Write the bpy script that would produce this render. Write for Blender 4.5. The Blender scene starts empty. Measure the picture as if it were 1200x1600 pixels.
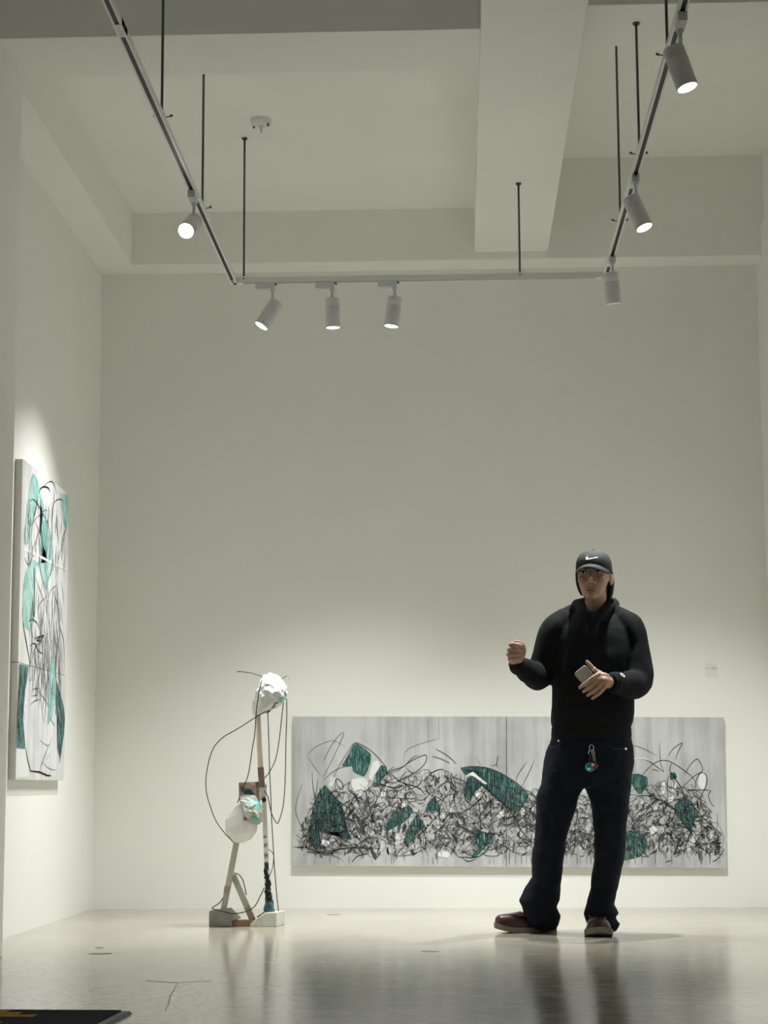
import bpy, bmesh, math, random
from mathutils import Vector, Matrix, noise, Quaternion
from mathutils.bvhtree import BVHTree
import numpy as np

# ------------------------------------------------------------------ camera
sc = bpy.context.scene
col = sc.collection
CH = 0.689
F, PSI, PHI, RHO = 2966.85, 0.0387, 0.1441, -0.0053
_c, _s = math.cos, math.sin
FW = Vector((-_s(PSI)*_c(PHI), _c(PSI)*_c(PHI), _s(PHI)))
_r = Vector((_c(PSI), _s(PSI), 0)); _u = _r.cross(FW)
RT = _r*_c(RHO) + _u*_s(RHO); UP = -_r*_s(RHO) + _u*_c(RHO)
CAM = Vector((0, 0, CH))
cam = bpy.data.cameras.new('camera'); cam_o = bpy.data.objects.new('camera', cam); col.objects.link(cam_o)
M = Matrix((RT, UP, -FW)).transposed().to_4x4(); M.translation = CAM
cam_o.matrix_world = M
cam.sensor_fit = 'VERTICAL'; cam.sensor_height = 36.0; cam.lens = F/1600*36.0
cam.clip_start = 0.05; cam.clip_end = 100
sc.camera = cam_o

# ------------------------------------------------------------------ world, exposure
w = bpy.data.worlds.new('world'); sc.world = w; w.use_nodes = True
w.node_tree.nodes['Background'].inputs[0].default_value = (0.8, 0.8, 0.75, 1)
w.node_tree.nodes['Background'].inputs[1].default_value = 0.05
vs = sc.view_settings
vs.view_transform = 'Standard'; vs.look = 'None'; vs.gamma = 1.0; vs.use_curve_mapping = False
vs.exposure = 0.45
try:
    sc.cycles.max_bounces = 9; sc.cycles.diffuse_bounces = 7; sc.cycles.glossy_bounces = 4
    sc.cycles.sample_clamp_indirect = 6.0
except Exception:
    pass
LIGHT_COL = (0.985, 1.0, 0.955)
SPOT_W = {'left_wall': 128.0, 'down': 182.0, 'down_b': 182.0, 'facing': 60.0, 'back_wall': 265.0, 'right_a': 200.0, 'right_b': 180.0}

# measuring helpers: a pixel of the photograph (1200x1600) -> point on a plane of the room
def ray(px, py): return FW + RT*((px-600)/F) + UP*((800-py)/F)
def at(px, py, Y): d = ray(px, py); return CAM + d*((Y-CAM.y)/d.y)
def onx(px, py, X): d = ray(px, py); return CAM + d*((X-CAM.x)/d.x)
def onz(px, py, Z): d = ray(px, py); return CAM + d*((Z-CAM.z)/d.z)

# ------------------------------------------------------------------ materials
def mat(name, color, rough=0.6, metal=0.0, spec=0.5, emit=None, estr=0.0, var=0.0, scale=8.0, stretch=(1,1,1), bump=0.0, bscale=60.0, col2=None, coat=0.0, transmission=0.0):
    m = bpy.data.materials.new(name); m.use_nodes = True
    nt = m.node_tree; b = nt.nodes['Principled BSDF']
    c = (*color, 1)
    b.inputs['Base Color'].default_value = c; b.inputs['Roughness'].default_value = rough
    b.inputs['Metallic'].default_value = metal; b.inputs['Specular IOR Level'].default_value = spec
    b.inputs['Coat Weight'].default_value = coat; b.inputs['Transmission Weight'].default_value = transmission
    if emit: b.inputs['Emission Color'].default_value = (*emit, 1); b.inputs['Emission Strength'].default_value = estr
    if var or col2 or bump:
        tc = nt.nodes.new('ShaderNodeTexCoord'); mp = nt.nodes.new('ShaderNodeMapping')
        mp.inputs['Scale'].default_value = stretch
        nt.links.new(tc.outputs['Object'], mp.inputs['Vector'])
    if var or col2:
        n = nt.nodes.new('ShaderNodeTexNoise'); n.inputs['Scale'].default_value = scale; n.inputs['Detail'].default_value = 6; n.inputs['Roughness'].default_value = 0.6
        nt.links.new(mp.outputs['Vector'], n.inputs['Vector'])
        r = nt.nodes.new('ShaderNodeValToRGB')
        if col2: a, d = color, col2
        else: a = tuple(max(0, x*(1-var)) for x in color); d = tuple(min(1, x*(1+var)) for x in color)
        r.color_ramp.elements[0].position = 0.32; r.color_ramp.elements[1].position = 0.68
        r.color_ramp.elements[0].color = (*a, 1); r.color_ramp.elements[1].color = (*d, 1)
        nt.links.new(n.outputs['Fac'], r.inputs['Fac']); nt.links.new(r.outputs['Color'], b.inputs['Base Color'])
    if bump:
        n2 = nt.nodes.new('ShaderNodeTexNoise'); n2.inputs['Scale'].default_value = bscale; n2.inputs['Detail'].default_value = 5
        nt.links.new(mp.outputs['Vector'], n2.inputs['Vector'])
        bp = nt.nodes.new('ShaderNodeBump'); bp.inputs['Strength'].default_value = bump; bp.inputs['Distance'].default_value = 0.01
        nt.links.new(n2.outputs['Fac'], bp.inputs['Height']); nt.links.new(bp.outputs['Normal'], b.inputs['Normal'])
    return m

def floor_material():
    m = bpy.data.materials.new('polished_concrete'); m.use_nodes = True
    nt = m.node_tree; b = nt.nodes['Principled BSDF']; L = nt.links.new; N = nt.nodes.new
    tc = N('ShaderNodeTexCoord')
    def nz(scale, stretch, detail=6, rough=0.6):
        mp = N('ShaderNodeMapping'); mp.inputs['Scale'].default_value = stretch; L(tc.outputs['Object'], mp.inputs['Vector'])
        n = N('ShaderNodeTexNoise'); n.inputs['Scale'].default_value = scale; n.inputs['Detail'].default_value = detail; n.inputs['Roughness'].default_value = rough
        L(mp.outputs['Vector'], n.inputs['Vector']); return n
    big = nz(1.1, (1, 0.8, 1)); fine = nz(12, (0.7, 1, 1), 8, 0.6)
    r1 = N('ShaderNodeValToRGB'); e = r1.color_ramp.elements
    e[0].position = 0.3; e[0].color = (0.32, 0.298, 0.245, 1); e[1].position = 0.7; e[1].color = (0.47, 0.443, 0.378, 1)
    L(big.outputs['Fac'], r1.inputs['Fac'])
    r2 = N('ShaderNodeValToRGB'); e = r2.color_ramp.elements
    e[0].position = 0.3; e[0].color = (0.86, 0.855, 0.84, 1); e[1].position = 0.7; e[1].color = (1.05, 1.045, 1.04, 1)
    L(fine.outputs['Fac'], r2.inputs['Fac'])
    mx = N('ShaderNodeMix'); mx.data_type = 'RGBA'; mx.blend_type = 'MULTIPLY'; mx.inputs['Factor'].default_value = 1.0
    L(r1.outputs['Color'], mx.inputs[6]); L(r2.outputs['Color'], mx.inputs[7]); L(mx.outputs[2], b.inputs['Base Color'])
    rr = N('ShaderNodeMapRange'); rr.inputs['To Min'].default_value = 0.10; rr.inputs['To Max'].default_value = 0.20
    L(fine.outputs['Fac'], rr.inputs['Value']); L(rr.outputs['Result'], b.inputs['Roughness'])
    bp = N('ShaderNodeBump'); bp.inputs['Strength'].default_value = 0.03; bp.inputs['Distance'].default_value = 0.01
    L(fine.outputs['Fac'], bp.inputs['Height']); L(bp.outputs['Normal'], b.inputs['Normal'])
    b.inputs['Specular IOR Level'].default_value = 0.55
    return m

WALL = mat('wall_paint', (0.905, 0.907, 0.884), 0.75, spec=0.25, var=0.012, scale=1.6, bump=0.04, bscale=35)
CEIL = mat('ceiling_paint', (0.905, 0.907, 0.878), 0.85, spec=0.15, var=0.015, scale=2.0, bump=0.05, bscale=30)
FLOOR = floor_material()
WHITE_METAL = mat('white_powder_coat', (0.80, 0.81, 0.81), 0.4)
LAMP_GREY = mat('lamp_white_coat', (0.66, 0.67, 0.69), 0.45)
BLACK_SLOT = mat('black_slot', (0.012, 0.013, 0.014), 0.5)
STEEL = mat('dark_steel', (0.10, 0.115, 0.115), 0.4, metal=0.7)
LENS = mat('lit_lens', (1, 1, 1), 0.3, emit=(1.0, 0.985, 0.95), estr=18.0)

# ------------------------------------------------------------------ mesh helpers
def link(o, parent=None):
    col.objects.link(o)
    if parent is not None:
        o.parent = parent; o.matrix_parent_inverse = parent.matrix_world.inverted()
    return o
def bm_obj(name, bm, m, parent=None, smooth=False, bevel=0.0):
    bmesh.ops.recalc_face_normals(bm, faces=bm.faces)
    me = bpy.data.meshes.new(name); bm.to_mesh(me); bm.free()
    if smooth: me.polygons.foreach_set('use_smooth', [True]*len(me.polygons))
    for x in (m if isinstance(m, (list, tuple)) else [m]): me.materials.append(x)
    o = bpy.data.objects.new(name, me); link(o, parent)
    if bevel:
        b = o.modifiers.new('bevel', 'BEVEL'); b.width = bevel; b.segments = 2; b.limit_method = 'ANGLE'
    return o
def empty(name, loc, label, cat, group=None):
    o = bpy.data.objects.new(name, None); o.empty_display_size = 0.05; o.location = loc; col.objects.link(o)
    o.matrix_world = Matrix.Translation(Vector(loc))
    tag(o, label, cat, group); return o
def tag(o, label, cat=None, group=None):
    o['label'] = label
    if cat: o['category'] = cat
    if group: o['group'] = group
    return o
def struct(o): o['kind'] = 'structure'; return o
def stuff(o): o['kind'] = 'stuff'; return o
def box(bm, x0, x1, y0, y1, z0, z1):
    v = [bm.verts.new((x, y, z)) for x in (x0, x1) for y in (y0, y1) for z in (z0, z1)]
    for f in ((0,1,3,2),(4,6,7,5),(0,4,5,1),(2,3,7,6),(0,2,6,4),(1,5,7,3)): bm.faces.new([v[i] for i in f])
def frame_from(d, hint=None):
    d = Vector(d).normalized()
    h = Vector(hint) if hint is not None else (Vector((0, 0, 1)) if abs(d.z) < 0.9 else Vector((1, 0, 0)))
    a = h.cross(d)
    if a.length < 1e-6: a = Vector((0, 1, 0)).cross(d)
    a.normalize(); b = d.cross(a).normalized(); return a, b
def rings(bm, rs, cap=True):
    """rs: list of rings, each a list of points with equal count"""
    vs_ = [[bm.verts.new(p) for p in r] for r in rs]; n = len(rs[0])
    for A, B in zip(vs_, vs_[1:]):
        for i in range(n): bm.faces.new((A[i], A[(i+1) % n], B[(i+1) % n], B[i]))
    if cap: bm.faces.new(vs_[0][::-1]); bm.faces.new(vs_[-1])
def ell(c, a, b, n=20, p=2.0):
    out = []
    for i in range(n):
        t = 2*math.pi*i/n; ct, st = math.cos(t), math.sin(t)
        x = math.copysign(abs(ct)**(2/p), ct); y = math.copysign(abs(st)**(2/p), st)
        out.append(Vector(c) + Vector(a)*x + Vector(b)*y)
    return out
def cyl(bm, p0, p1, r0, r1=None, n=20):
    p0, p1 = Vector(p0), Vector(p1); r1 = r0 if r1 is None else r1
    a, b = frame_from(p1-p0); rings(bm, [ell(p0, a*r0, b*r0, n), ell(p1, a*r1, b*r1, n)])
def spline(pts, k=8):
    pts = [Vector(p) for p in pts]
    if len(pts) < 3: return pts
    P = [pts[0]*2-pts[1]] + pts + [pts[-1]*2-pts[-2]]; out = []
    for i in range(1, len(P)-2):
        for j in range(k):
            t = j/k; a, b, c, d = P[i-1:i+3]
            out.append(0.5*((2*b) + (c-a)*t + (2*a-5*b+4*c-d)*t*t + (3*b-a-3*c+d)*t**3))
    out.append(P[-2]); return out
def tube(bm, pts, r, n=8, k=6, taper=None):
    P = spline(pts, k); rs = []; prev = None
    for i, p in enumerate(P):
        d = P[min(i+1, len(P)-1)] - P[max(i-1, 0)]
        a, b = frame_from(d, prev); prev = b
        rad = r if taper is None else r*taper(i/(len(P)-1))
        rs.append(ell(p, a*rad, b*rad, n))
    rings(bm, rs)
def limb(bm, pr, n=20, k=4, squash=1.0):
    """capsule-like limb through (point, radius) with rounded ends"""
    P = spline([p for p, r in pr], k); R = [v.x for v in spline([Vector((r, 0, 0)) for p, r in pr], k)] if len(pr) > 2 else [r for p, r in pr]
    d0 = (P[1]-P[0]).normalized(); d1 = (P[-1]-P[-2]).normalized(); rs = []; prev = None
    seq = [(P[0]-d0*R[0]*s, R[0]*math.sqrt(max(0.0004, 1-s*s)), d0) for s in (0.98, 0.8, 0.45)]
    for i, p in enumerate(P): seq.append((p, R[i], P[min(i+1, len(P)-1)]-P[max(i-1, 0)]))
    seq += [(P[-1]+d1*R[-1]*s, R[-1]*math.sqrt(max(0.0004, 1-s*s)), d1) for s in (0.45, 0.8, 0.98)]
    for p, r, d in seq:
        a, b = frame_from(d, prev); prev = b
        rs.append(ell(p, a*r, b*r*squash, n))
    rings(bm, rs)
def ellipsoid(bm, c, rx, ry, rz, rot=None, n=16):
    R = rot if rot is not None else Matrix.Identity(3); rs = []
    for j in range(1, n):
        t = math.pi*j/n
        rs.append([Vector(c) + R @ Vector((rx*math.sin(t)*math.cos(2*math.pi*i/20), ry*math.sin(t)*math.sin(2*math.pi*i/20), rz*math.cos(t))) for i in range(20)])
    rings(bm, rs)
def baked(name, bm, voxel, smooth_it, m, parent, post=None, dec=None):
    bmesh.ops.recalc_face_normals(bm, faces=bm.faces)
    me = bpy.data.meshes.new('tmp'); bm.to_mesh(me); bm.free()
    o = bpy.data.objects.new('tmp', me); col.objects.link(o)
    r = o.modifiers.new('r', 'REMESH'); r.mode = 'VOXEL'; r.voxel_size = voxel; r.use_smooth_shade = True
    if smooth_it:
        s = o.modifiers.new('s', 'SMOOTH'); s.iterations = smooth_it; s.factor = 0.5
    dg = bpy.context.evaluated_depsgraph_get(); dg.update()
    nm = bpy.data.meshes.new_from_object(o.evaluated_get(dg)); nm.name = name
    bpy.data.objects.remove(o); bpy.data.meshes.remove(me)
    if post:
        n = len(nm.vertices); co = np.empty(n*3); nm.vertices.foreach_get('co', co); co = co.reshape(-1, 3)
        no = np.empty(n*3); nm.vertices.foreach_get('normal', no); no = no.reshape(-1, 3)
        co = post(co, no); nm.vertices.foreach_set('co', co.ravel()); nm.update()
    nm.materials.clear()
    for x in (m if isinstance(m, (list, tuple)) else [m]): nm.materials.append(x)
    nm.polygons.foreach_set('use_smooth', [True]*len(nm.polygons))
    ob = bpy.data.objects.new(name, nm); link(ob, parent); return ob
def copy_tree(o, parent=None):
    c = o.copy(); col.objects.link(c); c.parent = parent
    for ch in o.children: copy_tree(ch, c)
    return c

# ------------------------------------------------------------------ room shell
D, XL, XR, ZW = 11.149, -2.139, 1.811, 3.782
DB, XLB, ZC, XC1, XC2, ZB = 10.939, -1.922, 4.102, 0.121, 0.556, 3.827
DX0, DX1, ZC2, ZB2, XP = 7.580, 8.030, 4.395, 3.920, -1.913
XT1, XT2, ZT, DT = -1.157, 0.789, 3.309, 9.645
Y0, TOP = -2.5, 4.75
def boxobj(name, m, *a, bevel=0.0):
    bm = bmesh.new(); box(bm, *a); return struct(bm_obj(name, bm, m, bevel=bevel))
floor = boxobj('floor', FLOOR, XL-0.2, XR+0.2, Y0-0.2, D+0.2, -0.12, 0)
boxobj('wall_back', WALL, XL-0.2, XR+0.2, D, D+0.2, 0, TOP)
boxobj('wall_left', WALL, XL-0.2, XL, Y0, D, 0, TOP)
boxobj('wall_front', WALL, XL-0.2, XR+0.2, Y0-0.2, Y0, 0, TOP)
bm = bmesh.new()                                         # right wall with the small step high up
prof = [(XR, 0), (XR, 3.965), (XR+0.022, 4.005), (XR+0.022, TOP), (XR+0.2, TOP), (XR+0.2, 0)]
rings(bm, [[Vector((x, Y0, z)) for x, z in prof], [Vector((x, D, z)) for x, z in prof]])
struct(bm_obj('wall_right', bm, WALL))
bm = bmesh.new(); box(bm, XL, XC1+0.1, Y0, D, ZC, TOP); box(bm, XC2-0.1, XR+0.1, Y0, D, ZC2, TOP)
struct(bm_obj('ceiling', bm, CEIL))
boxobj('ceiling_beam_back', CEIL, XL, XR+0.03, DB, D, ZW, TOP-0.01, bevel=0.004)
boxobj('ceiling_beam_left', CEIL, XL, XLB, DX1, DB, ZW, TOP-0.01, bevel=0.004)
boxobj('ceiling_beam_centre', CEIL, XC1, XC2, Y0, DB, ZB, TOP-0.01, bevel=0.005)
boxobj('ceiling_beam_cross_left', CEIL, XL, XC1, DX0, DX1, ZB, TOP-0.01, bevel=0.004)
boxobj('ceiling_beam_cross_right', CEIL, XC2, XR+0.03, DX0, DX1, ZB2, TOP-0.01, bevel=0.004)
boxobj('wall_pilaster_left', WALL, XL, XP, DX0, DX1, 0, ZB, bevel=0.004)
# hairline cracks and stains worn into the concrete
CRACK = mat('crack_dirt', (0.14, 0.13, 0.11), 0.8)
def crack(pts, r):
    bm = bmesh.new(); P = [onz(x, y, 0) for x, y in pts]; vsl = []
    for i, p in enumerate(P):
        d = (P[min(i+1, len(P)-1)]-P[max(i-1, 0)]).normalized(); s = Vector((-d.y, d.x, 0))*r*(0.4+0.6*math.sin(math.pi*(i+0.5)/len(P)))
        vsl.append([bm.verts.new(p+s+Vector((0, 0, 0.0006))), bm.verts.new(p-s+Vector((0, 0, 0.0006))), bm.verts.new(p-s-Vector((0, 0, 0.004))), bm.verts.new(p+s-Vector((0, 0, 0.004)))])
    for A, B in zip(vsl, vsl[1:]):
        for i in range(4): bm.faces.new((A[i], A[(i+1) % 4], B[(i+1) % 4], B[i]))
    bm.faces.new(vsl[0]); bm.faces.new(vsl[-1][::-1])
    bm_obj('crack', bm, CRACK, floor)
crack([(228, 1532), (245, 1533.5), (256, 1534.5), (268, 1535.5), (285, 1535), (304, 1534), (330, 1533)], 0.003)
crack([(276, 1536), (273, 1545), (266, 1556), (264, 1566), (258, 1580)], 0.0013)
crack([(140, 1490), (155, 1490.5), (166, 1490), (175, 1489.7)], 0.03)
crack([(152, 1480), (157, 1481), (162, 1481)], 0.018)
crack([(660, 1486), (672, 1486.5), (684, 1487)], 0.02)
crack([(512, 1429), (522, 1429.3), (532, 1429)], 0.02)
crack([(640, 1417.9), (660, 1418.1), (690, 1418.0)], 0.006)
# bottom gap of the wall paint
# ------------------------------------------------------------------ track system
TR = empty('lighting_track', (0, DT, ZT), 'white U-shaped suspended lighting track with black slot hung on thin dark rods', 'track')
def rail(p0, p1, name='rail'):
    p0, p1 = Vector(p0), Vector(p1); d = (p1-p0).normalized(); s = Vector((0, 0, 1)).cross(d)
    bm = bmesh.new(); w_, h_, t = 0.0165, 0.028, 0.0035
    prof = [(-w_, 0), (-w_, h_), (w_, h_), (w_, 0), (0.0085, 0), (0.0085, 0.012), (0.0135, 0.012), (0.0135, h_-t), (-0.0135, h_-t), (-0.0135, 0.012), (-0.0085, 0.012), (-0.0085, 0)]
    rs = [[p + s*a + Vector((0, 0, b)) for a, b in prof] for p in (p0, p1)]
    rings(bm, rs, cap=True)
    o = bm_obj(name, bm, WHITE_METAL, TR)
    bm = bmesh.new(); rs = [[p + s*a + Vector((0, 0, b)) for a, b in ((-0.0085, 0.0035), (0.0085, 0.0035), (0.0085, 0.011), (-0.0085, 0.011))] for p in (p0, p1)]
    rings(bm, rs); bm_obj('conductor_slot', bm, BLACK_SLOT, o)
    return o
rail((XT1, 3.6, ZT), (XT1, DT-0.03, ZT)); rail((XT2, 3.6, ZT), (XT2, DT-0.03, ZT)); rail((XT1+0.03, DT, ZT), (XT2-0.03, DT, ZT))
for x, s in ((XT1, 1), (XT2, -1)):
    bm = bmesh.new(); box(bm, x-0.017, x+0.017, DT-0.055, DT+0.017, ZT-0.001, ZT+0.029); box(bm, min(x, x+s*0.05), max(x, x+s*0.05), DT-0.017, DT+0.017, ZT-0.001, ZT+0.029)
    bm_obj('corner_connector', bm, WHITE_METAL, TR)
    bm = bmesh.new(); box(bm, x-0.006, x+0.006, DT-0.048, DT-0.03, ZT-0.002, ZT); bm_obj('connector_screw', bm, BLACK_SLOT, TR)
jy = onz(191, 48, ZT).y
bm = bmesh.new()
for k in (-1, 1): box(bm, XT1-0.0165, XT1+0.0165, jy+min(k*0.002, k*0.055), jy+max(k*0.002, k*0.055), ZT-0.0012, ZT+0.0288)
bm_obj('joint_connector', bm, WHITE_METAL, TR)
bm = bmesh.new()
bm.free()
for k in (-1, 1):
    bm = bmesh.new(); box(bm, XT1-0.005, XT1+0.005, jy+k*0.028-0.014, jy+k*0.028+0.014, ZT-0.0022, ZT-0.001); bm_obj('joint_cover', bm, LAMP_GREY, TR)
def rod(x, y, ztop, kind):
    bm = bmesh.new(); cyl(bm, (x, y, ZT+0.03), (x, y, ztop), 0.0056, n=10)
    o = bm_obj('suspension_rod', bm, STEEL, TR, smooth=True)
    bm = bmesh.new(); cyl(bm, (x, y, ztop-0.008), (x, y, ztop), 0.015, n=16); bm_obj('rod_flange', bm, STEEL, o)
    bm = bmesh.new()
    if kind == 'side': box(bm, x-0.012, x+0.012, y-0.018, y+0.018, ZT+0.028, ZT+0.045)
    else:
        box(bm, x-0.024, x+0.024, y-0.0195, y+0.0195, ZT+0.006, ZT+0.034)
    c = bm_obj('rail_clamp', bm, WHITE_METAL, o, bevel=0.001)
    if kind == 'side':
        for k in (-1, 1):
            bm = bmesh.new(); cyl(bm, (x+k*0.012, y+0.01, ZT+0.03), (x+k*0.034, y+0.03, ZT+0.042), 0.0025, n=8); cyl(bm, (x+k*0.03, y+0.026, ZT+0.04), (x+k*0.036, y+0.032, ZT+0.046), 0.005, n=8)
            bm_obj('clamp_screw', bm, STEEL, o)
    else:
        bm = bmesh.new(); cyl(bm, (x, y-0.0195, ZT+0.02), (x, y-0.022, ZT+0.02), 0.004, n=10); bm_obj('clamp_screw', bm, STEEL, o)
p = onz(382, 215, ZC); rod(p.x, DT, ZC, 'back')
p = onz(810, 287, ZB); rod(p.x, DT, ZB, 'back')
rod(XT1, onz(316, 325, ZT+0.03).y, ZC, 'side'); rod(XT1, onz(255, 182, ZT+0.03).y, ZC, 'side')
rod(XT2, onz(966, 345, ZT+0.03).y, ZC2, 'side'); rod(XT2, onz(998, 240, ZT+0.03).y, ZB2, 'side'); rod(XT2, onz(1045, 85, ZT+0.03).y, ZC2, 'side')

# ------------------------------------------------------------------ spotlights
def spotlight(stem_xy, track_dir, aim, label, energy, cone, blend=1.0, off=False, recess=0.0):
    x, y = stem_xy; td = Vector(track_dir); aim = Vector(aim).normalized()
    t = empty('track_spotlight', (x, y, ZT), label, 'spotlight', 'white cylinder spotlights on the track')
    s = Vector((0, 0, 1)).cross(td)
    base = Vector((x, y, ZT))
    bm = bmesh.new()
    def obox(a0, a1, b0, b1, z0, z1):
        v = [bm.verts.new(base + td*a + s*b + Vector((0, 0, z))) for a in (a0, a1) for b in (b0, b1) for z in (z0, z1)]
        for f in ((0,1,3,2),(4,6,7,5),(0,4,5,1),(2,3,7,6),(0,2,6,4),(1,5,7,3)): bm.faces.new([v[i] for i in f])
    obox(-0.088, 0.012, -0.0165, 0.0165, -0.034, -0.001)
    ad = bm_obj('adapter_box', bm, LAMP_GREY, t, bevel=0.002)
    bm = bmesh.new(); cyl(bm, base+td*0.012+Vector((0, 0, -0.006)), base+td*0.024+Vector((0, 0, -0.012)), 0.004, n=10); bm_obj('locking_lever', bm, STEEL, ad)
    bm = bmesh.new(); cyl(bm, base+Vector((0, 0, -0.034)), base+Vector((0, 0, -0.046)), 0.014, 0.011); cyl(bm, base+Vector((0, 0, -0.045)), base+Vector((0, 0, -0.105)), 0.0075)
    bm_obj('stem', bm, LAMP_GREY, t, smooth=False)
    side = Vector((0, 0, 1)) - aim*aim.z
    side = side.normalized() if side.length > 0.05 else Vector((0, 1, 0))
    piv = base + Vector((0, 0, -0.092))
    R, Ln = 0.038, 0.156
    top = piv - side*(0.026 if abs(aim.z) < 0.985 else 0) + aim*(-0.004)
    end = top + aim*Ln
    a, b = frame_from(aim)
    bm = bmesh.new()
    rings(bm, [ell(top+aim*q, a*r, b*r, 28) for q, r in ((0, R*0.9), (0.003, R*0.97), (0.008, R), (0.044, R), (0.0445, R*0.985), (0.046, R*0.985), (0.0465, R), (Ln-0.002, R), (Ln, R*0.985), (Ln, R*0.90), (Ln-0.006-recess, R*0.88))])
    body = bm_obj('lamp_body', bm, LAMP_GREY, t, smooth=False)
    body.data.polygons.foreach_set('use_smooth', [len(p.vertices) == 4 for p in body.data.polygons])
    bm = bmesh.new(); rings(bm, [ell(end-aim*(0.0055+recess), a*R*0.885, b*R*0.885, 28), ell(end-aim*(0.001+recess), a*R*0.87, b*R*0.87, 28)])
    bm_obj('lens', bm, LENS if not off else LAMP_GREY, t)
    sd = side if abs(aim.z) < 0.985 else Vector((0.7, 0.7, 0))
    bm = bmesh.new(); cyl(bm, end-aim*0.022+a*R*0.98, end-aim*0.022+a*(R+0.008), 0.005, n=10); bm_obj('focus_knob', bm, LAMP_GREY, body)
    L = bpy.data.lights.new('spot_beam', 'SPOT'); L.energy = energy; L.color = LIGHT_COL; L.spot_size = math.radians(cone); L.spot_blend = blend; L.shadow_soft_size = 0.025
    lo = bpy.data.objects.new('spot_beam', L); lo.location = end + aim*0.004; lo.rotation_mode = 'QUATERNION'; lo.rotation_quaternion = aim.to_track_quat('-Z', 'Y')
    link(lo, t)
    return t
def sx(px, py): return onz(px, py, ZT).x
def ys(px, py): return onz(px, py, ZT-0.045).y      # where a lamp's stem meets its adapter
spotlight((sx(427, 446), DT), (1, 0, 0), (-0.51, -0.14, -0.85), 'white track spotlight on back rail tilted left, nearest the left corner', SPOT_W['left_wall'], 78)
spotlight((sx(520, 444), DT), (1, 0, 0), (0.02, 0.06, -1), 'white track spotlight on back rail pointing straight down, middle of three', SPOT_W['down'], 97)
spotlight((sx(617, 442), DT), (1, 0, 0), (-0.13, 0.0, -1), 'white track spotlight on back rail slightly tilted, rightmost of the three together', SPOT_W['down_b'], 97)
spotlight((XT1, ys(300, 321)), (0, 1, 0), (-0.14, -0.84, -0.55), 'glaring spotlight on the left rail facing the viewer', SPOT_W['facing'], 70)
spotlight((XT2, ys(958, 413)), (0, -1, 0), (0.08, 0.16, -0.985), 'white spotlight hanging at right rear track corner, lens turned to back wall', SPOT_W['back_wall'], 95, recess=0.032)
spotlight((XT2, ys(994, 289)), (0, -1, 0), (0.34, -0.18, -0.9), 'lit spotlight halfway along the right rail', SPOT_W['right_a'], 46)
spotlight((XT2, ys(1063, 52)), (0, 1, 0), (0.28, -0.1, -0.95), 'large lit spotlight nearest the viewer at top of the right rail', SPOT_W['right_b'], 46)

# ------------------------------------------------------------------ ceiling rose
rp = onz(408, 187, ZC)
t = empty('ceiling_rose', (rp.x, rp.y, ZC), 'round white ceiling rose with two dark screws and cut wire stub', 'ceiling rose')
bm = bmesh.new(); ax, ay = Vector((1, 0, 0)), Vector((0, 1, 0))
rings(bm, [ell((rp.x, rp.y, ZC-q), ax*r, ay*r, 32) for q, r in ((0, 0.056), (0.014, 0.056), (0.02, 0.053), (0.03, 0.046), (0.034, 0.04))]); bm_obj('base_plate', bm, WHITE_METAL, t)
bm = bmesh.new(); rings(bm, [ell((rp.x, rp.y, ZC-q), ax*r, ay*r, 24) for q, r in ((0.033, 0.017), (0.04, 0.015))]); bm_obj('centre_boss', bm, WHITE_METAL, t)
bm = bmesh.new(); cyl(bm, (rp.x, rp.y, ZC-0.04), (rp.x+0.003, rp.y-0.004, ZC-0.075), 0.008, 0.004, n=12); bm_obj('wire_stub', bm, LAMP_GREY, t)
for dx, dy in ((-0.038, 0.005), (0.038, -0.025)):
    bm = bmesh.new(); cyl(bm, (rp.x+dx, rp.y+dy, ZC-0.028), (rp.x+dx, rp.y+dy, ZC-0.044), 0.0055, n=10); bm_obj('screw', bm, STEEL, t)
# ------------------------------------------------------------------ paintings
def canvas_material(name, light, dark, sc_=3.0, stretch=(5.0, 5.0, 0.35)):
    m = bpy.data.materials.new(name); m.use_nodes = True
    nt = m.node_tree; b = nt.nodes['Principled BSDF']; L = nt.links.new; N = nt.nodes.new
    tc = N('ShaderNodeTexCoord')
    mp = N('ShaderNodeMapping'); mp.inputs['Scale'].default_value = stretch; L(tc.outputs['Object'], mp.inputs['Vector'])
    n = N('ShaderNodeTexNoise'); n.inputs['Scale'].default_value = sc_; n.inputs['Detail'].default_value = 7; n.inputs['Roughness'].default_value = 0.62; L(mp.outputs['Vector'], n.inputs['Vector'])
    n2 = N('ShaderNodeTexNoise'); n2.inputs['Scale'].default_value = 3.0; n2.inputs['Detail'].default_value = 3; L(tc.outputs['Object'], n2.inputs['Vector'])
    mm = N('ShaderNodeMath'); mm.operation = 'MULTIPLY_ADD'; mm.inputs[1].default_value = 0.45; L(n2.outputs['Fac'], mm.inputs[0])
    sb = N('ShaderNodeMath'); sb.operation = 'MULTIPLY'; sb.inputs[1].default_value = 0.6; L(n.outputs['Fac'], sb.inputs[0]); L(sb.outputs[0], mm.inputs[2])
    r = N('ShaderNodeValToRGB'); e = r.color_ramp.elements
    e[0].position = 0.40; e[0].color = (*dark, 1); e[1].position = 0.62; e[1].color = (*light, 1)
    L(mm.outputs[0], r.inputs['Fac']); L(r.outputs['Color'], b.inputs['Base Color'])
    b.inputs['Roughness'].default_value = 0.7; b.inputs['Specular IOR Level'].default_value = 0.2
    return m
CANV = canvas_material('canvas_grey_wash', (0.61, 0.62, 0.63), (0.40, 0.41, 0.42))
CANV2 = canvas_material('canvas_pale_wash', (0.78, 0.785, 0.79), (0.56, 0.565, 0.58))
CANV_SIDE = mat('canvas_side', (0.62, 0.61, 0.57), 0.8, spec=0.2)
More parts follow.
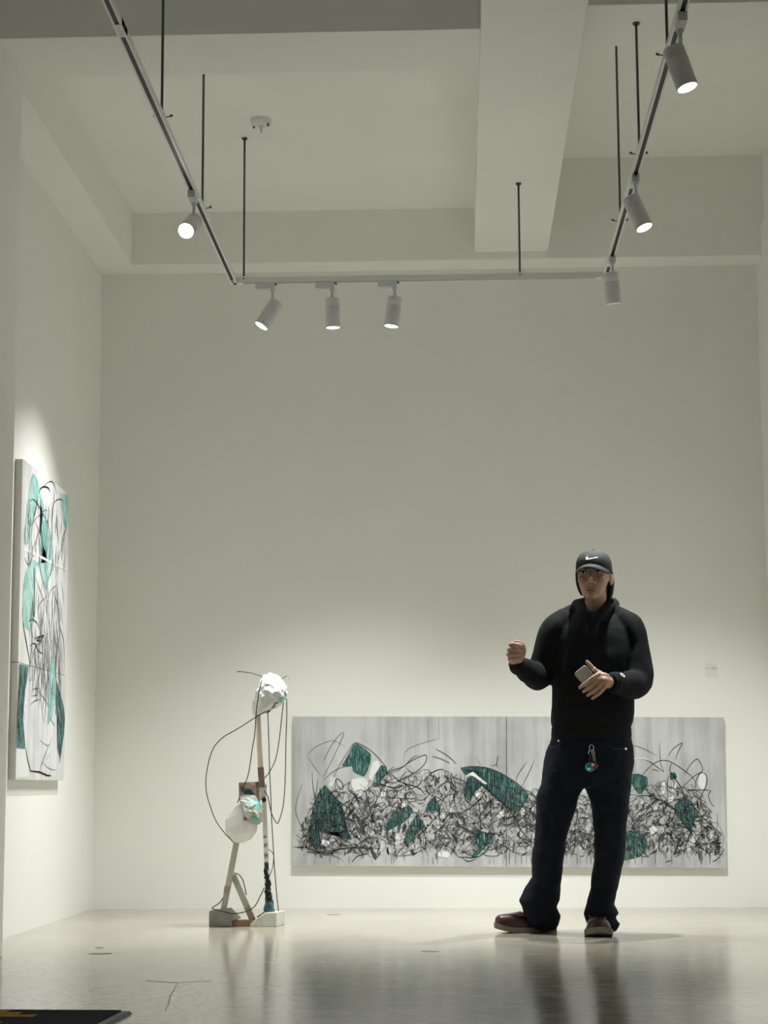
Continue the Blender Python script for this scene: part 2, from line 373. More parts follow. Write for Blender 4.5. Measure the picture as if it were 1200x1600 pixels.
TEAL = canvas_material('teal_paint', (0.070, 0.185, 0.172), (0.014, 0.050, 0.049), 9.0, (9, 9, 0.5))
TEAL_L = canvas_material('light_teal_paint', (0.42, 0.66, 0.62), (0.15, 0.40, 0.37), 5.0, (6, 6, 0.6))
TEAL_D = canvas_material('deep_teal_paint', (0.17, 0.32, 0.31), (0.03, 0.065, 0.065), 5.0, (8, 8, 0.6))
GREYS = [mat('charcoal_%d' % i, (g, g*1.01, g*1.02), 0.85, spec=0.1) for i, g in enumerate((0.012, 0.035, 0.085, 0.17, 0.28, 0.42))]
WHITEP = mat('white_paint', (0.80, 0.81, 0.80), 0.6, spec=0.2)

def polygon(bm, pts, normal, thick, mi=0, jag=0.0, rnd=None, soft=0.45):
    pts = [Vector(p) for p in pts]
    if len(pts) > 4:
        q = []
        for i in range(len(pts)):
            a, b, c, d = pts[i-1], pts[i], pts[(i+1) % len(pts)], pts[(i+2) % len(pts)]
            for t in (0, 0.33, 0.66): q.append((0.5*((2*b)+(c-a)*t+(2*a-5*b+4*c-d)*t*t+(3*b-a-3*c+d)*t**3))*soft + (b*(1-t)+c*t)*(1-soft))
        pts = q
    if jag and rnd:
        pts = [p + Vector((rnd.uniform(-jag, jag), 0, rnd.uniform(-jag, jag))) if abs(normal[1]) > 0.5 else p + Vector((0, rnd.uniform(-jag, jag), rnd.uniform(-jag, jag))) for p in pts]
    nrm = Vector(normal)
    f = bm.faces.new([bm.verts.new(p + nrm*thick) for p in pts]); f.material_index = mi
    if f.calc_area() > 0 and f.normal.dot(nrm) < 0: f.normal_flip()
    bmesh.ops.triangulate(bm, faces=[f])
def ribbon(bm, pts, normal, width, off, mi=0, k=5, taper=True):
    P = spline(pts, k); nrm = Vector(normal); prev = None; n = len(P)
    for i, p in enumerate(P):
        d = P[min(i+1, n-1)]-P[max(i-1, 0)]
        s = nrm.cross(d)
        if s.length < 1e-9: continue
        s.normalize(); w_ = width*((0.35+0.65*math.sin(math.pi*(0.08+0.84*i/(n-1)))) if taper else 1)*0.5
        cur = (bm.verts.new(p+s*w_+nrm*off), bm.verts.new(p-s*w_+nrm*off))
        if prev:
            f = bm.faces.new((prev[0], prev[1], cur[1], cur[0])); f.material_index = mi
        prev = cur
def flat(name, bm, m, parent):
    me = bpy.data.meshes.new(name); bm.to_mesh(me); bm.free()
    for x in (m if isinstance(m, (list, tuple)) else [m]): me.materials.append(x)
    o = bpy.data.objects.new(name, me); return link(o, parent)
def slab(name, front, depth, parent, m_front):
    bm = bmesh.new(); d = Vector(depth); A = [bm.verts.new(p) for p in front]; B = [bm.verts.new(p+d) for p in front]
    bm.faces.new(A).material_index = 0; bm.faces.new(B[::-1]).material_index = 1
    for i in range(4): bm.faces.new((A[i], B[i], B[(i+1) % 4], A[(i+1) % 4])).material_index = 1
    return bm_obj(name, bm, [m_front, CANV_SIDE], parent)

# --- wide diptych on the back wall
YF = D - 0.032
NB = (0, -1, 0)
def B_(px, py): return at(px, py, YF)
P1 = empty('wide_painting', B_(794, 1355) + Vector((0, 0.03, 0)), 'wide two-panel grey and teal abstract painting hung low on the back wall', 'painting')
slab('canvas', [B_(457.3, 1119.5), B_(790.6, 1119.6), B_(790.8, 1354.4), B_(456.8, 1352.5)], (0, 0.031, 0), P1, CANV)
slab('canvas', [B_(791.6, 1119.6), B_(1131, 1121), B_(1135, 1356.2), B_(791.8, 1354.4)], (0, 0.031, 0), P1, CANV)
def z1(x, y): return (450+x/6.4, 1110+y/6.4)
def z2(x, y): return (620+x/5.217, 1110+y/5.217)
def z3(x, y): return (970+x/5.926, 1110+y/5.926)
rnd = random.Random(7)
def env_top(x):
    T = [(466, 1312), (478, 1262), (495, 1236), (520, 1234), (545, 1240), (562, 1228), (600, 1206), (640, 1200), (680, 1204), (720, 1214), (760, 1222), (800, 1232), (850, 1236), (900, 1240), (990, 1240), (1030, 1222), (1075, 1226), (1096, 1240), (1112, 1266), (1127, 1305)]
    for (a, b), (c, d) in zip(T, T[1:]):
        if a <= x <= c: return b+(d-b)*(x-a)/(c-a)
    return 1320
# soft grey smudges and leaf-like patches of the tangle
bm = bmesh.new(); off = 0.0003
def clampp(x, y): return (max(462, min(1128, x)), min(1347, y))
for i in range(1400):
    x = rnd.uniform(474, 1124); yt = env_top(x)+12; y = rnd.uniform(yt, 1338) if rnd.random() < 0.45 else rnd.triangular(yt, 1340, 1322)
    big = i < 430
    L_, W_ = (rnd.uniform(10, 26), rnd.uniform(3, 7)) if big else (rnd.uniform(4, 15), rnd.uniform(0.8, 3.2))
    a = rnd.gauss(math.pi/2, 0.7) if rnd.random() < 0.65 else rnd.uniform(0, math.pi); n = rnd.choice((3, 4, 4, 5)); bend = rnd.uniform(-.25, .25)*L_
    out = [(-L_/2, 0), (-L_*.15, W_*rnd.uniform(.3, .6)+bend), (L_*.3, W_*rnd.uniform(.1, .5)+bend*.6), (L_/2, 0), (L_*.2, -W_*rnd.uniform(.2, .6)+bend*.6), (-L_*.25, -W_*rnd.uniform(.1, .5)+bend*.8)]
    pts = [B_(*clampp(x+u_*math.cos(a)-v_*math.sin(a), y+u_*math.sin(a)+v_*math.cos(a))) for u_, v_ in out]
    g = rnd.choices([2, 3, 4, 5], [3, 3.5, 2.5, 1])[0] if big else rnd.choices([0, 1, 2, 3, 4, 5, 6], [1.2, 2, 2.6, 2.4, 2, 1.4, 1.5])[0]
    polygon(bm, pts, NB, off, g, soft=0.2); off += 0.0000007
stuff(flat('grey_brush_marks', bm, GREYS+[WHITEP], P1))
# teal fields
teal = [[z1(*p) for p in q] for q in (
 [(650,350),(690,330),(760,375),(830,440),(825,520),(790,620),(760,660),(700,640),(650,610),(640,560),(560,560),(540,550),(600,450)],
 [(880,600),(930,550),(985,560),(985,640),(950,690),(900,740),(875,680)],
 [(370,745),(400,780),(420,830),(480,880),(540,940),(550,1060),(590,1180),(640,1290),(560,1280),(480,1200),(420,1230),(330,1150),(300,1120),(320,1250),(330,1300),(300,1370),(260,1380),(230,1300),(220,1180),(250,1000),(280,880),(320,800)],
 [(1190,945),(1060,1040),(980,1140),(960,1200),(1010,1200),(1080,1120),(1152,1125),(1220,1060),(1250,990)])]
teal += [[z2(*p) for p in q] for q in (
 [(150,870),(215,900),(200,960),(150,1030),(110,1080),(70,1050),(70,1000),(120,910)],
 [(250,760),(310,700),(340,790),(330,820),(240,815)],
 [(520,470),(600,458),(700,462),(800,490),(890,535),(970,590),(1040,650),(1075,690),(1060,740),(1010,800),(985,835),(900,790),(820,720),(770,670),(760,640),(720,560),(670,500),(610,490),(560,530)],
 [(575,550),(620,540),(680,590),(690,620),(640,660),(620,680),(600,740),(555,700),(550,640)],
 [(610,985),(640,970),(700,985),(790,1020),(760,1080),(700,1140),(650,1190),(610,1200),(630,1150),(680,1130),(640,1080)])]
teal += [[z3(*p) for p in q] for q in (
 [(60,600),(160,585),(245,620),(245,700),(190,770),(160,770),(110,700)],
 [(500,870),(570,815),(640,830),(690,900),(715,960),(690,1020),(660,1090),(650,1150),(600,1080),(540,1010),(500,940)],
 [(20,1140),(150,1120),(230,1180),(245,1260),(200,1340),(130,1370),(0,1385)],
 [(455,580),(500,575),(520,620),(490,640),(455,640)])]
def inside(p, poly):
    x, y = p; c = False
    for (x0_, y0_), (x1_, y1_) in zip(poly, poly[1:]+poly[:1]):
        if (y0_ > y) != (y1_ > y) and x < (x1_-x0_)*(y-y0_)/(y1_-y0_)+x0_: c = not c
    return c
def streaks(poly, count, lmin, lmax, rnd, slant=0.08):
    """upright brush streaks that stay inside a field"""
    out = []; xs = [p[0] for p in poly]; ys = [p[1] for p in poly]
    for _ in range(count):
        x, y = rnd.uniform(min(xs), max(xs)), rnd.uniform(min(ys), max(ys)); l = rnd.uniform(lmin, lmax); s_ = rnd.gauss(0, slant)*l
        pts = [(x+s_*t, y+l*t) for t in (0, .5, 1)]
        if all(inside(p, poly) for p in pts): out.append(pts)
    return out
STK = [mat('teal_streak_%d' % i, c_, 0.7, spec=0.2) for i, c_ in enumerate(((0.010, 0.024, 0.024), (0.026, 0.085, 0.081), (0.13, 0.26, 0.24), (0.30, 0.42, 0.40)))]
for q in teal:
    bm = bmesh.new(); polygon(bm, [B_(*p) for p in q], NB, 0.0013); fo = flat('teal_brush_field', bm, TEAL, P1)
    area = (max(p[0] for p in q)-min(p[0] for p in q))*(max(p[1] for p in q)-min(p[1] for p in q))
    bm = bmesh.new()
    for k_, st_ in enumerate(streaks(q, int(area*.16)+20, 4, 22, rnd)): ribbon(bm, [B_(*p) for p in st_], NB, rnd.uniform(.4, 1.3)*.0038, .00142+k_*.0000005, rnd.choices((0, 1, 2, 3), (3, 3, 2.5, .7))[0], 2)
    stuff(flat('brush_streaks', bm, STK, fo))
white = [[z1(x, y) for x, y in q] for q in (
 [(640,690),(740,670),(800,700),(800,770),(740,860),(680,830),(640,760)],
 [(850,520),(900,500),(920,560),(870,640),(840,700),(810,660)],
 [(930,800),(980,780),(985,840),(930,870)], [(1080,1230),(1110,1240),(1110,1320),(1070,1290)],
 [(340,1290),(420,1310),(400,1370),(330,1340)], [(430,650),(480,680),(440,760),(410,760)])]
white += [[z2(x, y) for x, y in q] for q in (
 [(640,680),(655,660),(680,655),(700,672),(695,700),(668,712),(645,700)], [(370,850),(390,850),(398,880),(375,880)],
 [(330,1160),(380,1140),(430,1165),(420,1200),(340,1190)], [(800,740),(845,745),(830,765)],
 [(830,830),(870,815),(880,860),(820,890)], [(1010,800),(1040,790),(1045,850),(1015,860)], [(60,730),(85,740),(75,790),(50,780)], [(0,1010),(30,1020),(30,1075),(0,1070)],
 [(560,540),(620,500),(690,560),(740,600),(710,600),(640,545),(600,530)])]
white += [[z3(x, y) for x, y in q] for q in (
 [(380,660),(410,660),(410,770),(375,770)], [(480,660),(520,680),(510,740),(470,750)], [(735,580),(770,575),(790,620),(775,720),(740,730),(715,670)],
 [(260,1100),(300,1060),(340,1100),(300,1150)], [(610,1230),(640,1210),(650,1290),(615,1300)], [(655,1170),(685,1160),(685,1220),(655,1270)], [(440,810),(490,790),(480,850),(440,850)],
 [(120,440),(220,440),(280,470),(200,462),(120,462)], [(300,880),(340,860),(340,910),(300,930)])]
for q in white:
    bm = bmesh.new(); polygon(bm, [B_(*p) for p in q], NB, 0.0016); flat('white_field', bm, WHITEP, P1)
# charcoal line work: traced strokes first, then the tangle
lines = []
def LL(f, w_, g, *pts): lines.append(([f(*p) for p in pts], w_, g))
LL(z1, 0.7, 2, (350,670),(430,520),(500,370),(560,230),(520,240),(440,340),(380,450),(350,520))
LL(z1, 0.6, 3, (195,450),(270,370),(400,310),(480,310),(580,370)); LL(z1, 0.6, 3, (200,460),(260,560),(340,660))
LL(z1, 0.9, 1, (430,720),(520,540),(610,400),(660,330),(720,335),(850,420),(950,530),(990,600),(980,700),(950,850))
LL(z1, 0.7, 2, (350,700),(440,620),(520,575),(620,560)); LL(z1, 0.7, 2, (140,740),(100,860),(75,1000),(120,1130),(170,1250),(230,1330))
LL(z1, 1.0, 1, (400,780),(430,840),(540,930),(640,1000),(720,1090),(850,1190),(950,1260),(1050,1320))
LL(z1, 1.0, 0, (480,690),(500,760),(550,790),(540,720),(480,685),(480,800),(560,830)); LL(z1, 1.0, 0, (520,780),(620,715),(600,780),(680,860),(760,900))
LL(z1, 1.3, 0, (60,1365),(180,1370),(300,1410),(440,1400),(620,1370),(800,1380),(930,1380)); LL(z1, 1.3, 0, (190,1415),(260,1420),(400,1425),(520,1390))
LL(z1, 1.3, 0, (640,1515),(690,1460),(760,1440),(800,1430)); LL(z1, 0.6, 2, (270,1440),(320,1430),(500,1470),(550,1510))
LL(z1, 1.6, 0, (250,960),(235,1080),(215,1220),(240,1340),(290,1390)); LL(z1, 0.9, 1, (240,620),(250,760),(270,880)); LL(z1, 0.9, 1, (300,700),(280,820),(270,900))
LL(z1, 1.2, 0, (930,740),(1000,760),(1090,775),(1152,750)); LL(z1, 1.1, 0, (1000,600),(1080,680),(1200,760),(1300,860))
LL(z1, 0.9, 1, (1020,600),(1152,560),(1250,470),(1300,450)); LL(z1, 0.9, 0, (830,760),(940,670),(1060,560)); LL(z1, 0.9, 0, (720,1290),(760,1180),(800,1060),(900,870),(980,700))
LL(z2, 1.0, 1, (0,500),(90,430),(180,380),(240,365),(230,430),(170,490),(80,550),(0,580)); LL(z2, 1.3, 0, (0,570),(80,600),(180,630),(230,690))
LL(z2, 0.6, 3, (50,430),(70,340),(120,300),(230,260),(350,230)); LL(z2, 0.7, 2, (255,80),(255,260)); LL(z2, 0.7, 2, (340,55),(345,230))
LL(z2, 1.0, 1, (320,315),(400,360),(460,410),(485,440)); LL(z2, 1.0, 1, (290,375),(360,395),(430,430)); LL(z2, 0.6, 2, (640,375),(690,450))
LL(z2, 0.8, 1, (765,450),(810,440),(825,370),(815,440),(830,465)); LL(z2, 0.8, 1, (385,510),(420,500),(410,560),(390,520),(440,590),(520,650),(600,760))
LL(z2, 0.9, 1, (520,470),(600,456),(720,464),(820,498),(900,540),(990,600),(1090,690)); LL(z2, 1.0, 0, (770,680),(850,750),(940,820),(1010,855),(1090,850))
LL(z2, 1.2, 0, (570,560),(620,680),(665,740),(680,860),(680,1000),(640,1080)); LL(z2, 1.2, 0, (750,590),(700,690),(620,780),(540,830),(520,900)); LL(z2, 1.0, 0, (555,530),(545,640),(560,720),(620,770),(760,740))
LL(z2, 1.0, 0, (365,1020),(350,880),(360,760),(420,690),(500,680)); LL(z2, 1.1, 0, (440,1100),(500,1190),(560,1195),(620,1200),(700,1170),(800,1030),(740,1000)); LL(z2, 1.0, 0, (530,1200),(580,1230),(650,1210))
LL(z2, 0.8, 1, (970,580),(990,520),(1060,420)); LL(z2, 0.8, 1, (1020,620),(1080,500),(1120,410)); LL(z2, 1.0, 1, (750,920),(830,830),(900,780),(960,880),(1060,1040)); LL(z2, 1.0, 1, (820,920),(930,930),(1030,870),(1130,760))
LL(z2, 1.2, 0, (100,1080),(200,1000),(300,890),(380,800)); LL(z2, 1.0, 1, (220,590),(270,520),(350,480),(420,500)); LL(z2, 1.6, 1, (315,530),(335,590),(350,540)); LL(z2, 1.8, 1, (225,615),(265,680)); LL(z2, 1.2, 1, (160,570),(170,620))
LL(z3, 1.0, 1, (190,610),(270,520),(350,470),(430,465),(520,510),(620,580),(680,640),(700,700)); LL(z3, 0.8, 1, (360,300),(365,470),(400,570)); LL(z3, 0.9, 1, (440,420),(490,350),(570,300),(530,380),(510,450))
LL(z3, 1.0, 1, (590,590),(640,510),(700,450),(740,490),(755,560),(690,600),(620,660),(570,720)); LL(z3, 1.0, 0, (690,720),(700,640),(740,580),(790,600),(795,680),(760,760),(690,870)); LL(z3, 1.0, 1, (600,735),(820,740),(810,780),(830,850),(860,890))
LL(z3, 1.0, 0, (440,600),(430,700),(440,850)); LL(z3, 1.3, 0, (470,480),(455,560),(510,640),(570,740),(590,830)); LL(z3, 1.3, 0, (590,800),(600,960),(650,1110),(620,1190),(600,1290)); LL(z3, 1.2, 0, (660,870),(760,990),(870,1100),(880,1180))
LL(z3, 1.3, 0, (850,1400),(900,1370),(960,1280)); LL(z3, 0.7, 2, (900,1040),(950,1160),(940,1260),(950,1360)); LL(z3, 0.8, 1, (890,950),(895,1040),(880,1150)); LL(z3, 1.2, 0, (100,1090),(220,950),(330,830),(420,860),(520,930))
LL(z3, 1.1, 0, (330,760),(420,870),(560,960),(700,1080)); LL(z3, 1.2, 0, (420,1110),(500,1230),(560,1340)); LL(z3, 1.1, 0, (400,1130),(440,1020),(470,900)); LL(z3, 0.7, 2, (105,320),(200,350),(330,420)); LL(z3, 0.8, 2, (245,300),(250,390)); LL(z3, 1.0, 1, (120,450),(240,460),(330,520),(400,570))
LL(z3, 1.6, 1, (290,545),(350,560)); LL(z3, 0.9, 1, (160,780),(200,790),(280,790),(330,830)); LL(z3, 0.9, 0, (410,1410),(440,1395),(470,1390)); LL(z3, 1.0, 1, (840,1220),(900,1210),(910,1300),(860,1340),(840,1280))
for i in range(1250):
    x = rnd.uniform(474, 1122); yt = env_top(x); y = rnd.uniform(yt, 1336); a = rnd.gauss(-math.pi/2, 0.9) if rnd.random() < 0.6 else rnd.uniform(0, 6.28)
    cur = rnd.gauss(0, 0.35); pts = [(x, y)]; st = rnd.uniform(4, 11)
    for j in range(rnd.randint(3, 7)):
        x += math.cos(a)*st; y += math.sin(a)*st; a += cur+rnd.gauss(0, 0.25)
        if not (462 < x < 1129 and env_top(max(467, min(1126, x)))-6 < y < 1341): break
        pts.append((x, y))
    if len(pts) > 2: lines.append((pts, rnd.choice([0.35, 0.45, 0.55, 0.7, 0.9]), rnd.choices([0, 1, 2, 3], [3, 4, 3, 1.2])[0]))
for i in range(70):        # drips below the tangle
    x = rnd.uniform(470, 1125); y = rnd.uniform(1325, 1340); lines.append(([(x, y), (x+rnd.uniform(-0.5, 0.5), (y+1350)/2), (x, 1350)], rnd.uniform(0.5, 1.6), rnd.choice([3, 4, 5, 5])))
bm = bmesh.new(); off = 0.0020
for pts, w_, g in lines:
    ribbon(bm, [B_(*p) for p in pts], NB, w_*0.0038, off, g, 4); off += 0.0000008
stuff(flat('charcoal_line_work', bm, GREYS, P1))

# --- tall painting on the left wall
XF = XL + 0.036; NL = (1, 0, 0)
def W_(px, py): return onx(px, py, XF)
y0, y1 = 9.01, 10.125
P2 = empty('tall_painting', (XL+0.018, (y0+y1)/2, 0.735), 'tall two-panel pale abstract painting with mint green shapes on the left wall', 'painting')
for za, zb in ((0.735, 1.2895), (1.2925, 2.277)):
    slab('canvas', [Vector((XF, y0, za)), Vector((XF, y1, za)), Vector((XF, y1, zb)), Vector((XF, y0, zb))], (-0.035, 0, 0), P2, CANV2)
def z4(x, y): return (20+x/6.158, 710+y/6.158)
def z5(x, y): return (5+x/5.518, 960+y/5.518)
STK2 = [mat('mint_streak_%d' % i, c_, 0.7, spec=0.2) for i, c_ in enumerate(((0.12, 0.22, 0.21), (0.22, 0.42, 0.39), (0.42, 0.66, 0.62), (0.58, 0.75, 0.72)))]
fields = [(TEAL_L, 'light_teal_brush_field', z4, q) for q in (
 [(195,180),(240,250),(270,400),(230,440),(200,560),(165,720),(150,860),(118,870),(120,640),(150,420),(175,240)],
 [(270,400),(300,520),(330,680),(380,850),(385,950),(350,1150),(320,1310),(270,1150),(250,1050),(320,1040),(330,900),(300,750),(290,560),(255,450)],
 [(450,370),(528,405),(525,640),(515,710),(490,690),(480,560),(460,450)],
 [(190,1010),(250,1050),(215,1100),(200,1250),(205,1450),(190,1600),(160,1700),(110,1650),(90,1560),(92,1450),(100,1260),(130,1100)])]
fields += [(TEAL_D, 'deep_teal_brush_field', z5, [(135,427),(220,447),(205,560),(180,700),(170,900),(190,1158),(110,1148),(115,900),(130,600)]),
 (TEAL_D, 'deep_teal_brush_field', z5, [(455,560),(480,640),(520,790),(530,900),(520,1050),(490,1250),(465,1150),(480,950),(450,780)]),
 (TEAL_L, 'light_teal_brush_field', z5, [(410,335),(440,420),(455,520),(460,640),(440,760),(420,900),(380,960),(385,850),(410,650),(400,450)])]
for m_, nm, f, q in fields:
    bm = bmesh.new(); pix = [f(*p) for p in q]; polygon(bm, [W_(*p) for p in pix], NL, 0.0012, soft=0.15); fo = flat(nm, bm, m_, P2)
    bm = bmesh.new(); rs_ = random.Random(len(q)*7+int(q[0][0])); area = (max(p[0] for p in pix)-min(p[0] for p in pix))*(max(p[1] for p in pix)-min(p[1] for p in pix))
    for k_, st_ in enumerate(streaks(pix, int(area*.12)+20, 6, 40, rs_, .06)): ribbon(bm, [W_(*p) for p in st_], NL, rs_.uniform(.8, 3.0)*.0042, .00132+k_*.0000006, rs_.choices((0, 1, 2, 3), (1, 1.5, 3, 3) if m_ is TEAL_L else (4, 3, 2, .5))[0], 2)
    stuff(flat('brush_streaks', bm, STK2 if m_ is TEAL_L else STK, fo))
bm = bmesh.new(); polygon(bm, [W_(*z4(*p)) for p in ((105,895),(240,960),(400,1040),(520,1095),(518,1120),(400,1068),(240,985),(105,925))], NL, 0.0015); flat('white_field', bm, WHITEP, P2)  # slanting white band laid across the upper panel
bm = bmesh.new(); polygon(bm, [W_(*z5(*p)) for p in ((112,1156),(190,1162),(212,1260),(220,1400),(106,1405))], NL, 0.0006, soft=0.1); flat('white_field', bm, WHITEP, P2)
l2 = []
def L2(f, w_, g, *pts): l2.append(([f(*p) for p in pts], w_, g))
L2(z4, 2.0, 0, (245,380),(265,330),(300,312),(340,325),(355,360)); L2(z4, 1.2, 1, (300,300),(340,268),(375,262),(400,300),(420,380)); L2(z4, 1.4, 1, (160,450),(190,435),(230,470),(280,560),(340,680),(380,830))
L2(z4, 1.2, 1, (385,510),(400,460),(440,432),(480,450),(485,520)); L2(z4, 1.8, 1, (240,440),(225,500),(205,600)); L2(z4, 1.6, 2, (245,470),(240,570)); L2(z4, 1.0, 2, (160,700),(210,630),(300,540),(330,545)); L2(z4, 0.9, 3, (170,960),(230,800),(290,640)); L2(z4, 1.0, 2, (210,640),(260,760),(330,950))
L2(z4, 1.0, 2, (110,990),(150,1060),(200,960)); L2(z4, 1.0, 3, (380,820),(380,600),(400,360)); L2(z4, 1.0, 3, (430,1030),(480,840),(510,710)); L2(z4, 0.9, 2, (460,880),(480,780),(520,700)); L2(z4, 1.2, 2, (390,1310),(410,1390),(440,1500),(460,1600)); L2(z4, 1.0, 2, (340,1380),(370,1300),(420,1255)); L2(z4, 1.6, 1, (330,1400),(320,1520)); L2(z4, 1.0, 2, (240,1480),(270,1420),(320,1370))
L2(z4, 2.4, 2, (200,1090),(205,1300),(200,1560)); L2(z4, 1.0, 2, (215,1180),(260,1310),(300,1420)); L2(z4, 0.9, 3, (250,970),(270,1150),(320,1380)); L2(z4, 0.9, 3, (380,1100),(340,1200),(320,1320))
L2(z5, 1.6, 0, (165,60),(190,200),(230,430)); L2(z5, 1.0, 1, (235,430),(280,280),(350,220)); L2(z5, 1.2, 0, (215,60),(250,45),(290,75),(310,130)); L2(z5, 2.0, 0, (270,210),(310,190),(345,185),(320,225),(290,220),(350,180)); L2(z5, 1.6, 0, (230,270),(270,250),(300,310),(345,345)); L2(z5, 2.2, 1, (240,80),(250,200))
L2(z5, 1.0, 2, (380,220),(420,340)); L2(z5, 1.0, 2, (470,0),(490,120),(520,240),(525,480)); L2(z5, 1.6, 0, (190,1155),(210,1260),(235,1350)); L2(z5, 2.6, 0, (230,1350),(310,1360),(370,1385),(410,1390)); L2(z5, 1.0, 2, (310,1355),(345,1250),(390,1130)); L2(z5, 1.0, 2, (180,900),(170,760),(200,560)); L2(z5, 0.9, 2, (215,550),(230,570),(245,540)); L2(z5, 0.9, 2, (240,700),(250,650),(300,640),(290,690),(240,705)); L2(z5, 0.9, 2, (230,780),(270,745),(310,735)); L2(z5, 1.0, 2, (300,660),(360,740),(390,800)); L2(z5, 0.8, 3, (310,1080),(370,1125),(400,1120),(420,1060)); L2(z5, 1.6, 1, (400,890),(440,960)); L2(z5, 2.0, 1, (460,760),(450,860)); L2(z5, 1.2, 2, (480,1280),(495,1180),(500,1060)); L2(z5, 1.2, 2, (465,1120),(470,1210)); L2(z5, 1.0, 2, (400,1200),(370,1250)); L2(z5, 0.9, 3, (330,1270),(400,1330),(450,1340))
rnd = random.Random(11)
for i in range(120):       # long thin upright hatching
    x = rnd.uniform(240, 500); y = rnd.uniform(0, 900); l = rnd.uniform(120, 420); s = rnd.uniform(-0.12, 0.12)
    l2.append(([z5(x, y-300), z5(x+s*l*0.5+rnd.uniform(-6, 6), y-300+l*0.5), z5(x+s*l, min(y-300+l, 1390))], rnd.uniform(0.5, 1.1), rnd.choice([2, 3, 3, 4])))
for i in range(70):
    x = rnd.uniform(110, 500); y = rnd.uniform(300, 900)+x*0.35; l = rnd.uniform(80, 260); s = rnd.uniform(-0.15, 0.15)
    l2.append(([z4(x, y), z4(x+s*l*0.5, y+l*0.5), z4(x+s*l, y+l)], rnd.uniform(0.5, 1.0), rnd.choice([2, 3, 4])))
bm = bmesh.new(); off = 0.0019
for pts, w_, g in l2:
    P_ = [W_(*p) for p in pts]; dz = sum(abs(b_.z-a_.z) for a_, b_ in zip(P_, P_[1:])); dy = sum(abs(b_.y-a_.y) for a_, b_ in zip(P_, P_[1:]))
    ribbon(bm, P_, NL, w_*(0.0032+0.0062*dz/(dz+dy+1e-6)), off, g, 5); off += 0.000002
stuff(flat('charcoal_line_work', bm, GREYS, P2))

# --- small caption on the back wall
c0, c1 = at(1101.5, 1037, D), at(1121.5, 1059, D)
CP = empty('caption_label', ((c0.x+c1.x)/2, D, c1.z), 'small pale caption label stuck on the back wall above the painting corner', 'label')
CAPM = mat('caption_film', (0.83, 0.83, 0.80), 0.5); CAPT = mat('caption_print', (0.52, 0.515, 0.46), 0.7)
bm = bmesh.new(); box(bm, c0.x, c1.x, D-0.002, D, c1.z, c0.z); bm_obj('plate', bm, CAPM, CP)
for u0, u1, v in ((0.08, 0.30, 0.30), (0.45, 0.92, 0.36), (0.5, 0.9, 0.26)):
    bm = bmesh.new(); box(bm, c0.x+(c1.x-c0.x)*u0, c0.x+(c1.x-c0.x)*u1, D-0.0025, D-0.0019, c0.z-(c0.z-c1.z)*(v+0.05), c0.z-(c0.z-c1.z)*v); bm_obj('printed_line', bm, CAPT, CP)

# ------------------------------------------------------------------ floor mat
MATB = mat('rubber_border', (0.09, 0.09, 0.09), 0.55); MATC = mat('black_carpet_pile', (0.018, 0.024, 0.027), 0.95, var=0.5, scale=220, bump=0.6, bscale=300, spec=0.1)
MATY = mat('ochre_carpet_inlay', (0.36, 0.20, 0.04), 0.95, var=0.4, scale=90, bump=0.6, bscale=300, spec=0.1)
mc = onz(207, 1584, 0.0); ang = math.radians(3.0)
MT = empty('entrance_mat', mc, 'black entrance mat with ochre pattern and grey rubber edge in the lower left corner', 'mat')
MM = Matrix.Translation(mc) @ Matrix.Rotation(-ang, 4, 'Z')
def mbox(name, m, a, b, c, d, z0, z1, inset=0.0):
    bm = bmesh.new()
    lo = [MM @ Vector(p) for p in ((a, c, z0), (b, c, z0), (b, d, z0), (a, d, z0))]; hi = [MM @ Vector(p) for p in ((a+inset, c+inset, z1), (b-inset, c+inset, z1), (b-inset, d-inset, z1), (a+inset, d-inset, z1))]
    rings(bm, [lo, hi]); return bm_obj(name, bm, m, MT)
mbox('rubber_edge', MATB, -1.0, 0.0, -0.7, 0.0, 0.0, 0.009, 0.008)
mbox('carpet_pile', MATC, -0.97, -0.030, -0.67, -0.012, 0.002, 0.013, 0.003)
rnd = random.Random(3)
for r in range(8):
    yy = -0.03-0.06*r; x = -0.96
    while x < -0.26+0.02*r:
        w_ = rnd.uniform(0.09, 0.2)
        if x+w_ > -0.25: break
        mbox('inlay', MATY, x, x+w_, yy-0.055, yy, 0.010, 0.0136)
        x += w_+rnd.uniform(0.015, 0.05)

